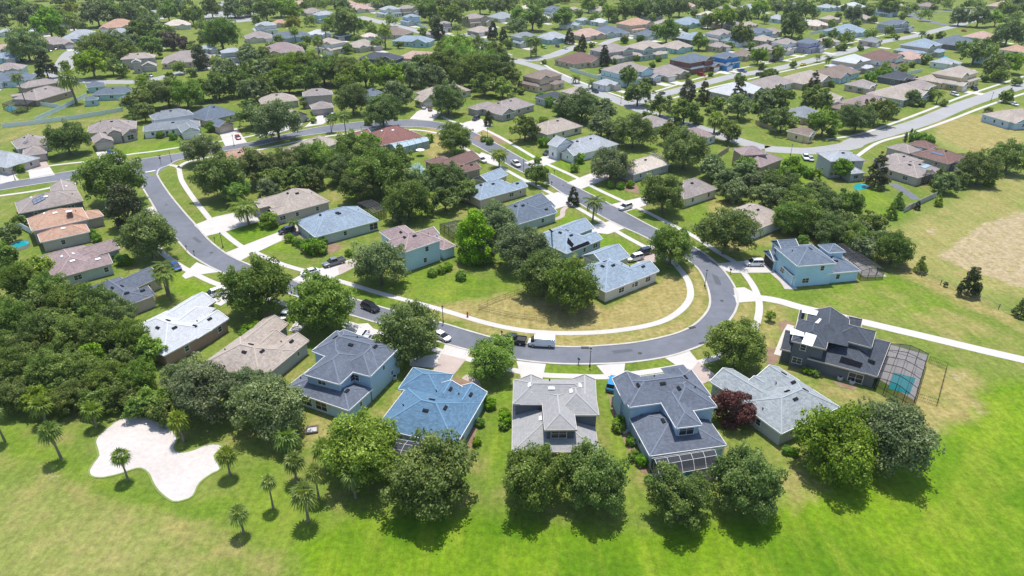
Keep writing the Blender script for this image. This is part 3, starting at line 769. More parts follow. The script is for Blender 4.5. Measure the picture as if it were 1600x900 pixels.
    def clear(p, n, z, bi):
        for j, (q, zt) in enumerate(SH):
            if j != bi and zt > z - .6 and in_rect(p + n * .35, q): return False
        for tf in tops_all:
            gn = (Vector(tf[1]) - Vector(tf[0])).cross(Vector(tf[2]) - Vector(tf[0])).normalized()
            if gn.z < .2: continue
            x, y = p[0] + n[0] * .3, p[1] + n[1] * .3
            pz = tf[0][2] - (gn.x * (x - tf[0][0]) + gn.y * (y - tf[0][1])) / gn.z; pp = Vector((x, y, pz))
            if all((Vector(b) - Vector(a)).cross(pp - Vector(a)).dot(gn) > 0 for a, b in zip(tf, tf[1:] + tf[:1])) and z - .7 < pz and BL[bi][1] > z and pz < BL[bi][1] + 3 and tf[0][2] < BL[bi][1] - 1: return False
        return True
    def edge(bi, ei):
        q = SH[bi][0]; a, b = q[ei], q[(ei + 1) % 4]; u = (b - a).normalized(); return a, b, u, Vector((u.y, -u.x))
    for (bi, ei, t, kind) in gar:
        a, b, u, n = edge(bi, ei); p = a.lerp(b, t)
        place(KIT['gar_' + kind], p, n, 1.09, 'garage_door'); used.append((p, 3.2 if kind.startswith('double') else 1.8))
    for (bi, ei, t) in doors:
        a, b, u, n = edge(bi, ei); p = a.lerp(b, t)
        place(KIT['door'], p, n, 1.06, 'front_door'); used.append((p, 1.2))
    for (bi, ei, t, z, kind) in winspots:
        a, b, u, n = edge(bi, ei); p = a.lerp(b, t)
        fr, pn, al, w_, h_ = KIT[kind]
        place(fr, p, n, z, 'window', pn); used.append((p, w_ / 2 + .8))
    if win:
        for bi in range(len(BL)):
            if BL[bi][0] == 'f' or BL[bi][1] < 2.4: continue
            for ei in range(4):
                a, b, u, n = edge(bi, ei); Ln = (b - a).length
                mid = (a + b) / 2 + Vector((c.x, c.y)); tc = Vector((-mid.x, -mid.y)).normalized()
                if n.dot(tc) < (-.1 if near else .05) or Ln < 2.2: continue
                kk = max(1, int(Ln / (5.4 if near else 4.2)))
                zs = [1.6] + ([4.35] if BL[bi][1] > 5 else []) if BL[bi][4] < 1 else [BL[bi][1] - 1.3]
                for z in zs:
                    for i in range(kk):
                        t = (i + .5 + rnd.uniform(-.15, .15)) / kk; p = a.lerp(b, t)
                        if rnd.random() < .2 or not clear(p, n, z, bi): continue
                        if any((p - o).length < r + .6 for o, r in used): continue
                        kd = rnd.choice('aabc') if n.dot(tc) < .9 else rnd.choice('aab')
                        fr, pn, al, w_, h_ = KIT[kd]
                        if near: place(fr, p, n, z, 'window', pn)
                        else: place(al, p, n, z, 'window')
                        used.append((p, w_ / 2)) if z < 3 else None
    if chimney:
        hh = on_roof(*chimney)
        if hh:
            p = hh[1] - c; mb = MB(); mb.box((p.x, p.y, p.z + .4), (1.3, 1.0, 1.7), .6); mb.box((p.x, p.y, p.z + 1.3), (1.5, 1.2, .12), .6, 1)
            obj('chimney', mb.mesh('chimney', [mat('chimney_brick', (.2, .11, .09)), VENTW]), roofo)
    for cg in cages:
        cage(root, c, *cg)
    for pr in porch:      # posts and beam under an open roof edge
        a, b = P(*pr[0], 2.5) - c, P(*pr[1], 2.5) - c; mb = MB(); k = max(1, int((b - a).length / 2.6))
        for i in range(k + 1):
            p = a.lerp(b, i / k); mb.box((p.x, p.y, 1.25), (.22, .22, 2.5))
        mb.bar(V3(a, 2.45), V3(b, 2.45), .2)
        obj('porch_post', mb.mesh('porch_post', TRIM), root)
    HOUSES.append(H)
    return H
def cage(root, c, pts, h, fm='b', dome=1.0, nx=5, ny=3, pool=None, roofm_=None):
    "screened pool enclosure: four top corners as photo pixels at height h"
    q = [P(*p, h) - c for p in pts]; q = [Vector((p.x, p.y, h)) for p in q]
    F, S = MB(), MB(); t = .08 if fm == 'b' else .055
    def pt(u, v):
        p = q[0].lerp(q[1], u).lerp(q[3].lerp(q[2], u), v)
        return p + Vector((0, 0, dome * min(1, 2.4 * min(v, 1 - v))))
    for i in range(nx + 1):
        for j in range(ny): F.bar(pt(i / nx, j / ny), pt(i / nx, (j + 1) / ny), t)
    for j in range(ny + 1):
        for i in range(nx): F.bar(pt(i / nx, j / ny), pt((i + 1) / nx, j / ny), t)
    for i in range(nx):
        for j in range(ny): S.face([pt(i / nx, j / ny), pt((i + 1) / nx, j / ny), pt((i + 1) / nx, (j + 1) / ny), pt(i / nx, (j + 1) / ny)])
    per = [pt(i / nx, 0) for i in range(nx)] + [pt(1, j / ny) for j in range(ny)] + [pt(1 - i / nx, 1) for i in range(nx)] + [pt(0, 1 - j / ny) for j in range(ny)]
    for a, b in zip(per, per[1:] + per[:1]):
        g = lambda p, z: Vector((p.x, p.y, z))
        F.bar(a, g(a, 0), t); F.bar(g(a, 1.0), g(b, 1.0), t * .8)
        S.face([g(a, .05), g(b, .05), b, a])
    o = obj('screen_enclosure', F.mesh('enclosure_frame', CAGEB if fm == 'b' else CAGEW), root)
    obj('screen', S.mesh('screen', roofm_ or SCREEN), o)
# ------------------------------------------------------------------ the row along the golf course
house("navy-shingled blue two-storey house with back porch", 'navy', 'blue', [
    ('h', 2.9, (545, 642), (583, 607), 14.5, .36), ('h', 5.7, (486, 549), (590, 577), 8), ('h', 5.7, (578.7, 588.9), (623, 544.4), 7.0),
    ('h', 5.7, (531, 601.5), (578, 557), 7.8), ('h', 5.7, (536.9, 515), (486, 549), 6.6)], gar=((4, 3, .5, 'doublew'),), winspots=((0, 3, .3, 1.45, 'd'), (0, 3, .55, 1.45, 'd'), (3, 3, .45, 4.9, 'b')), nv=8)
house("bright blue-roofed single-storey house", 'blue', 'lblue', [
    ('h', 2.9, (712, 697.5), (752, 630), 14.5), ('G', 2.9, (746, 640), (761.5, 613.3), 5.6), ('G', 2.9, (716, 629), (728, 608.5), 5.5), ('h', 2.9, (688, 620), (709, 585), 8.2)],
    cages=((((706, 700), (604, 683), (588, 712), (694, 730)), 2.7, 'w', .7, 6, 3, None, SCREEND),), gar=((3, 1, .5, 'doublew'),), nv=9)
house("pale grey metal-roofed house with white skylights", 'metal', 'dgrey', [
    ('h', 2.9, (799.6, 706), (936, 707), 13, .33), ('h', 5.7, (801.3, 631.3), (932, 632.5), 7), ('h', 5.7, (868, 649), (936.4, 649), 8.6), ('G', 5.7, (848, 622), (846.7, 593), 3.9), ('G', 5.7, (932, 625), (930.5, 594), 4.0),
    ('h', 5.7, (850.5, 673), (901.5, 672.5), 10)], trim='t', vents='w', nv=11, winspots=((5, 0, .45, 4.8, 'd'),), gar=((3, 1, .5, 'singlew'), (4, 1, .5, 'singlew')))
house("slate blue two-storey house with arched pool cage", 'navy', 'blue', [
    ('h', 2.9, (1015, 713), (1136, 696), 11.5, .33), ('h', 5.7, (983, 637), (1112, 619.5), 8), ('h', 5.7, (1121, 636), (1082, 588), 8.2), ('h', 5.7, (1056, 670), (1098, 665), 10),
    ('G', 5.7, (1014, 614), (1000, 588), 5.2), ('G', 5.7, (1094, 601), (1077, 581), 4.6)], winspots=((3, 0, .45, 4.8, 'd'),), nv=10,
    cages=((((1018, 716), (1112, 702), (1122, 728), (1030, 745)), 2.8, 'w', 1.3, 5, 3, None, SCREEND),), gar=((4, 1, .5, 'doublew'),), porch=(((1112, 702), (1131, 699)),))
house("mottled silver-shingled house with white back wall", 'silver', 'grey', [
    ('h', 2.9, (1313, 636), (1243, 591), 14.6), ('G', 2.9, (1250, 595), (1217, 574), 6), ('G', 2.9, (1205, 600), (1190, 590), 4.5), ('G', 2.9, (1108.7, 596.4), (1170, 635), 6.6)], trim='w', nv=7, gar=((3, 3, .5, 'doublew'),))
house("charcoal two-storey house with solar panels and pool", 'dark', 'dgrey', [
    ('h', 2.9, (1371, 589), (1391.8, 535), 13, .38), ('h', 2.9, (1262, 560), (1352, 584), 9, .36), ('h', 5.7, (1298, 527), (1362, 544), 7), ('h', 5.7, (1236, 533), (1291, 546.5), 9.5),
    ('G', 5.7, (1258, 512), (1262, 487), -8), ('G', 2.9, (1320, 522), (1342, 527), 8), ('G', 2.9, (1219, 546), (1240, 551), 8), ('G', 2.9, (1243, 512), (1252, 514), 8)], trim='t', vents='d', nv=8,
    solar=((((1313, 556), (1350, 568), (1346, 576), (1309, 566)), 'd'), (((1354, 559), (1371, 565), (1368, 573), (1352, 566)), 'd'), (((1262, 512), (1285, 490), (1293, 493), (1275, 516)), 'l', (2, 5))),
    sheets=([(1236, 513), (1257, 521), (1256, 527), (1235, 523)], [(1259, 520), (1276, 525), (1269, 542), (1252, 537)], [(1256, 482), (1279, 487), (1276, 494), (1253, 489)]),
    cages=((((1371, 590), (1392, 537), (1451, 553), (1430.5, 622)), 2.7, 'b', .8, 5, 4),), winspots=((3, 0, .35, 4.7, 'a'), (3, 0, .25, 1.5, 'b'), (1, 0, .9, 1.2, 'd')))
house("sky blue two-storey house with black pool cage", 'slate', 'sky', [
    ('h', 2.9, (1290, 428), (1346, 423), 12, .38), ('h', 5.7, (1246, 416.5), (1307.5, 411.6), 11, .4), ('G', 2.9, (1209, 408), (1246, 406), 6), ('f', 2.8, (1238.8, 431.5), (1252, 430.5), 5), ('G', 5.7, (1221, 391), (1250, 389), 5.5),
    ('h', 5.7, (1295, 396), (1322, 394), 5)], nv=6, gar=((2, 3, .5, 'doubled'),), cages=((((1347, 423), (1303, 383), (1324, 382), (1383, 421)), 2.5, 'b', .6, 7, 3),),
    winspots=((1, 0, .3, 1.5, 'b'), (1, 0, .7, 4.5, 'a'), (4, 3, .5, 4.6, 'a')), porch=(((1239, 431.5), (1220, 413)),))
# ------------------------------------------------------------------ left of the loop
house("tan four-gabled house behind the dark oaks", 'tan', 'grey', [
    ('h', 2.9, (406.7, 595), (464, 548), 14), ('G', 2.9, (455, 555), (483, 532.7), 5.2), ('G', 2.9, (425, 548), (449, 527), 5), ('G', 2.9, (405, 545), (451, 507), 6.3)], trim='t', nv=6, gar=((3, 1, .5, 'doublet'),))
house("white-roofed house with terracotta walls", 'white', 'terra', [
    ('h', 2.9, (256, 556), (332, 515), 15), ('G', 2.9, (325, 519), (357.7, 497.8), 5.5), ('G', 2.9, (298, 513), (326, 491), 5.5), ('G', 2.9, (290, 502), (337.5, 471), 6.6)], nv=7, trim='w', gar=((3, 1, .5, 'doublet'),))
house("navy-roofed house with beige side wall", 'navy', 'tan', [
    ('h', 2.9, (183, 484), (236, 464), 15.5), ('G', 2.9, (222, 469), (243, 461), 5.5), ('G', 2.9, (195, 459), (253, 432), 7)], nv=6, trim='t')
house("mauve-grey house with two white plumbing vents", 'mauve', 'greygreen', [
    ('h', 2.9, (85, 436.5), (160, 415.5), 16.5, .44), ('G', 2.9, (148, 419), (176.7, 411.7), 6), ('G', 2.9, (128, 411), (155, 399), 4), ('G', 2.9, (140, 403), (188, 389), 6.8)], trim='t', vents='w', nv=6)
house("orange-tiled house with brick chimney", 'orange', 'taupe', [
    ('h', 4.2, (49, 361), (139, 342), 11), ('h', 3.0, (63, 379), (140.8, 362), 7), ('h', 2.9, (125, 346), (162.5, 337.5), 6.5)], trim='w', vents='w', chimney=(110, 337), nv=5)
house("taupe house with corner solar panel", 'taupe', 'dgrey', [
    ('h', 2.9, (29, 334), (131, 314), 11.5), ('G', 2.9, (123.5, 305), (117, 285), 7)], trim='t', vents='w', nv=5, solar=((((50, 313), (68, 304), (71, 311), (53, 320)), 'b', (3, 2)),))
# ------------------------------------------------------------------ inside the loop
house("tan hip-roofed house beside the date palm", 'tan', 'taupe', [
    ('h', 2.9, (440, 335), (516, 315), 14.5, .56), ('G', 2.9, (429, 338), (462, 329), 5.5), ('G', 2.9, (404.5, 326), (440, 317), 6.5)], trim='t', nv=4)
house("pale blue-grey hip roof house with sage walls", 'bluegrey', 'sage', [
    ('h', 2.9, (492, 371), (592.4, 344.4), 13.8, .54)], nv=6, trim='w', cages=((((557, 317), (578, 311), (603, 327), (583, 334)), 2.6, 'b', .7, 5, 3),), winspots=((0, 0, .93, 1.4, 'd'),))
house("brown-roofed white two-storey house behind bright maple", 'mauve', 'lblue', [
    ('h', 5.7, (632, 394.5), (690, 375), 8.5), ('h', 5.7, (592, 362), (632, 392), 7.5), ('h', 2.9, (692, 391), (713, 384), 10), ('G', 5.7, (650, 379), (687, 366), 5)], nv=6, winspots=((0, 0, .55, 1.5, 'a'), (0, 0, .62, 4.4, 'a')),
    cages=((((687, 350), (714, 344), (735, 354), (708, 364)), 2.6, 'b', .7, 4, 3),))
house("maroon-brown house beside boat driveway", 'maroon', 'brown', [
    ('h', 2.9, (714, 272.5), (744, 264.5), 19.5, .36), ('G', 2.9, (735, 267), (752, 262.5), 5.5), ('G', 2.9, (706, 263), (751, 247), 8)], trim='t', nv=5)
house("pale slate house with tan stone wall", 'bluegrey', 'tan', [
    ('h', 2.9, (750, 312.5), (815, 294.5), 10.8), ('G', 2.9, (805, 297), (825, 291.5), 5.2), ('G', 2.9, (763, 286), (794, 273.5), 6.8)], trim='w', nv=6)
house("slate house with curved front walk", 'slate', 'greygreen', [
    ('h', 2.9, (805, 352), (862, 335), 13), ('G', 2.9, (850, 338.5), (871, 332), 5.2), ('G', 2.9, (838, 333), (868, 322), 4), ('G', 2.9, (830, 327), (860, 315), 7)], trim='w', nv=5)
house("blue-grey house with black solar arrays", 'bluegrey', 'navyblue', [
    ('h', 2.9, (885, 396.5), (932, 377.5), 13.5), ('G', 2.9, (926, 380), (942, 373.7), 5), ('G', 2.9, (893, 370), (928.5, 356), 7)], nv=4, trim='w',
    solar=((((850, 357), (868, 368), (872, 365), (855, 353)), 'd'), (((885, 366), (900, 383), (896, 392), (882, 379)), 'd'), (((888, 389), (920, 376), (924, 381), (892, 394)), 'd')))
house("pale blue-grey house with long cream side wall", 'bluegrey', 'cream', [
    ('h', 2.9, (946, 457), (1012, 431), 13), ('G', 2.9, (1003, 434.7), (1030, 423.6), 6.2), ('G', 2.9, (945, 417), (984.5, 401), 8)], trim='w', nv=6, winspots=((0, 0, .4, 1.55, 'b'), (0, 0, .7, 1.55, 'c'), (0, 0, .78, 1.55, 'a')))
house("tan house screened by two oaks", 'tan', 'grey', [('h', 2.9, (472, 243), (536, 221), 11.5), ('h', 2.9, (445, 233), (480, 250), 7)], trim='t', nv=3)
house("terracotta-roofed house beside the intersection", 'orange', 'cream', [('h', 2.9, (345, 262), (421, 245), 12.5), ('G', 2.9, (338, 262), (365, 256), 6)], trim='w', nv=3)
house("red-roofed house with curved screen porch", 'red', 'grey', [
    ('h', 2.9, (593, 228), (664, 213.5), 16), ('G', 2.9, (560, 219), (585, 213), 8)], trim='w', vents='w', nv=6, cages=((((607, 225), (664, 213.5), (671, 220), (618, 233)), 2.8, 'b', .8, 5, 2, None, SCREENL),))
# ------------------------------------------------------------------ right side of the loop, facing it
house("grey house with white garage dormer", 'lgrey', 'white', [('h', 2.9, (905, 241.5), (967, 225), 13.5), ('g', 4.8, (870, 230), (898, 222.5), 5), ('G', 2.9, (896, 244), (915, 239), 7)], trim='w', nv=5, gar=((1, 0, .5, 'doublet'),))
house("tan hip-roofed house with cream side wall", 'tan', 'cream', [('h', 2.9, (855, 210.5), (911, 197), 13), ('G', 2.9, (846, 207), (862, 203), 7)], trim='w', nv=3)
house("flat blush-white roofed house", 'cream', 'grey', [('h', 2.9, (990, 273), (1047.5, 256), 9.6, .56), ('G', 2.9, (983, 270), (1000, 265), 6)], trim='w', nv=5, cages=((((1010, 243), (1022, 239), (1045, 250), (1036, 255)), 2.5, 'w', .5, 4, 2),))
house("taupe house with long beige side wall", 'taupe', 'cream', [('h', 2.9, (1068, 312.2), (1122, 295), 10.5, .62)], trim='t', nv=4)
house("tan house behind the broad street oak", 'tan', 'white', [('h', 2.9, (1178, 361), (1234, 339), 13.5), ('G', 2.9, (1162, 358), (1190, 347), 6.5)], trim='t', nv=4)
house("taupe house with brown brick walls", 'mauve', 'brown', [('h', 2.9, (1150, 247.5), (1196, 250), 10), ('h', 2.9, (1188, 262), (1224, 248), 9), ('h', 5.5, (1160, 243), (1200, 241), 8)], trim='t', nv=4)
house("grey two-storey house beside teal pool", 'lgrey', 'grey', [('h', 5.9, (1298, 252.5), (1353, 251), 10, .45), ('h', 2.9, (1330, 272), (1353, 270), 6)], trim='t', nv=3)
house("taupe house with arched screened lanai", 'taupe', 'taupe', [('h', 2.9, (1377, 261.5), (1434, 278.5), 15.5, .4), ('h', 2.9, (1363, 249), (1408, 262), 14, .38), ('h', 2.9, (1384, 230), (1420, 240), 8)], trim='t', nv=6,
      cages=((((1438, 275), (1447, 256), (1467, 259), (1460, 276)), 2.9, 'b', .8, 3, 3),), solar=((((1430, 261), (1448, 254), (1463, 258), (1444, 267)), 'l'),))
house("maroon-roofed house with blue solar strips", 'maroon', 'taupe', [('h', 2.9, (1424, 240.5), (1481, 256.5), 13.5, .4), ('h', 2.9, (1418, 225), (1452, 233), 7)], trim='t', nv=3,
      solar=((((1428, 228), (1450, 234), (1448, 237), (1424, 231)), 'b'), (((1450, 234), (1483, 243), (1478, 246.5), (1446, 237.5)), 'b')), cages=((((1482, 255), (1497, 240), (1512, 243), (1500, 258)), 2.6, 'b', .5, 3, 2),))
# ------------------------------------------------------------------ beyond the side road, left
house("white two-storey house with columned entry", 'grey', 'white', [('h', 5.7, (240, 187.5), (303, 178.5), 9), ('h', 2.9, (223, 206), (313, 197), 9), ('g', 2.9, (284, 208), (313, 204), 8)], trim='w', nv=6, gar=((2, 0, .5, 'doublew'),), doors=((1, 0, .4),))
house("slate house beside the red car driveway", 'slate', 'tan', [('h', 2.9, (322, 189), (374, 177), 15, .56), ('g', 2.9, (342, 199), (366, 193.5), 9)], trim='t', nv=3, gar=((1, 0, .5, 'doublet'),))
house("taupe house with arched green front window", 'taupe', 'taupe', [('h', 2.9, (135, 209), (213, 201), 13), ('g', 2.9, (192, 212), (215, 206.5), 8), ('g', 2.9, (147, 225), (178, 220.5), 10), ('g', 4.0, (168, 210), (190, 207), 6)], trim='t', nv=4, gar=((2, 0, .5, 'doublet'),), winspots=((1, 0, .5, 1.5, 'd'),))
house("taupe house with blue rooftop solar grid", 'taupe', 'taupe', [('h', 2.9, (27, 233), (80, 224), 13, .56), ('h', 2.9, (35, 244), (73, 239), 9)], trim='w', nv=3, gar=((1, 0, .5, 'doublet'),), solar=((((32, 223), (45, 217), (48, 221), (36, 228)), 'b', (3, 2)),))
house("grey house cut by the frame below fence", 'lgrey', 'taupe', [('h', 2.9, (-40, 252), (10, 262), 12)], trim='w', nv=0)
house("tan house behind oaks across the loop", 'tan', 'taupe', [('h', 2.9, (408, 163), (467, 157), 12), ('g', 2.9, (452, 186), (481, 179), 9)], trim='t', nv=2, gar=((1, 0, .5, 'doublet'),))
house("taupe two-storey house with low garage wing", 'taupe', 'taupe', [('h', 5.7, (473, 150.5), (520, 147.5), 9), ('h', 2.9, (487, 171), (522, 168), 9)], trim='w', nv=3, gar=((1, 0, .4, 'doublet'),))
house("slate house peeking between oak crowns", 'slate', 'lblue', [('h', 2.9, (572, 151), (603, 147), 10)], nv=2)
house("tan house with silver car driveway", 'tan', 'cream', [('h', 2.9, (668, 152), (737, 141), 12), ('g', 2.9, (660, 160), (680, 156), 7)], trim='t', nv=2, gar=((1, 0, .5, 'doublew'),))
house("taupe double-winged house with white bay window", 'taupe', 'taupe', [('h', 2.9, (785, 177), (836, 163), 13), ('h', 2.9, (745, 172), (778, 164), 6.5), ('g', 2.9, (784, 180), (806, 174.5), 6)], trim='w', nv=4, winspots=((2, 0, .5, 1.5, 'd'),))
house("slate house with teal walls and back patio", 'slate', 'teal', [('h', 2.9, (143, 148.5), (208, 146), 10), ('h', 2.9, (130, 157), (152, 155.5), 5), ('h', 2.9, (186, 156), (208, 153.5), 5), ('h', 2.9, (135, 137), (165, 134), 8)], trim='w', nv=4, solar=((((192, 133), (204, 131), (207, 135), (196, 138)), 'b', (2, 2)),))
house("brown-roofed house with flat white awning", 'taupe', 'brown', [('h', 2.9, (58, 157), (114, 141), 14), ('h', 2.9, (40, 138), (95, 128), 9), ('f', 2.6, (20, 151), (55, 146), 5)], trim='t', nv=4, cages=((((3, 162), (40, 149), (58, 156), (25, 172)), 2.5, 'b', .6, 5, 3),))
house("brown two-storey house with blue car driveway", 'tan', 'taupe', [('h', 5.9, (188, 93), (241, 90), 10), ('g', 3.0, (220, 104.5), (244, 103), 6), ('g', 6.0, (205, 98), (220, 97), 5)], trim='w', nv=3, gar=((1, 0, .5, 'doublet'),))

# ------------------------------------------------------------------ far houses: each row is one house
def fh(x, y, w, st, roof, wall, ref, ang=38, front=1, ratio=.8, solar=None):
    rnd = random.Random(int(x * 13 + y * 7)); z = 3.6 if st == 1 else 6.2
    s = scale_at(x, y, z); Wm = w * 1.24 / s; a = math.radians(ang)
    W = Wm / (abs(math.cos(a)) + ratio * abs(math.sin(a))); W = min(max(W, 9.5), 27); D = W * ratio
    c = P(x, y, z); u = Vector((math.cos(a), math.sin(a))); n = Vector((-u.y, u.x)); c2 = Vector((c.x, c.y))
    def R(cx, cy, lw, typ, zz, d, sl=.42):      # block given in the house's own axes, AB is the camera side
        A = c2 + u * (cx - lw / 2) + n * cy; return (typ, zz, tuple(A), tuple(A + u * lw), d, sl)
    sd = rnd.choice((-1, 1)); bl = []; gar = ()
    if st == 1:
        bl.append(R(0, -D / 2, W, 'h', 3.2, D, .46)); gw = min(6.8, W * .45)
        if front: bl.append(R(sd * (W / 2 - gw / 2), -D / 2 - 2.6, gw, rnd.choice('gh'), 2.9, D * .6)); bl.append(R(-sd * W * .22, -D / 2 - 1.1, W * .34, 'g', 2.9, D * .4)); gar = ((1, 0, .5, 'double' + rnd.choice('wt')),)
        else: bl.append(R(sd * W * .22, -D / 2 - 2, W * .42, rnd.choice('hg'), 2.9, D * .6))
    else:
        bl.append(R(0, -D / 2, W, 'h', 3.2, D, .4)); bl.append(R(-sd * W * .06, -D * .40, W * .86, 'h', 6.2, D * .8, .44)); gw = min(6.8, W * .45)
        bl.append(R(sd * W * .2, -D * .46, W * .36, 'g', 6.2, D * .5))
        if front: bl.append(R(sd * (W / 2 - gw / 2), -D / 2 - 2.4, gw, 'g', 2.9, D * .5)); gar = ((3, 0, .5, 'double' + rnd.choice('wt')),)
        else: bl.append(R(-sd * W * .2, -D / 2 - 1.8, W * .4, 'h', 2.9, D * .4))
    h = house(ref, roof, wall, bl, trim=rnd.choice('wwt'), near=False, gar=gar, world=True, doors=((0, 0, .5 - sd * .25),) if front else (), solar=solar or ())
    if front and y > 10:      # its own short driveway
        gx_ = sd * (W / 2 - gw / 2); q = [c2 + u * (gx_ + k * gw * .42) + n * (-D / 2 - 2.2 - m) for k, m in ((-1, 0), (1, 0), (1, 9), (-1, 9))]
        poly('driveway', [tuple(p) + (0,) for p in q], CONC, .036, world=True)
    return h
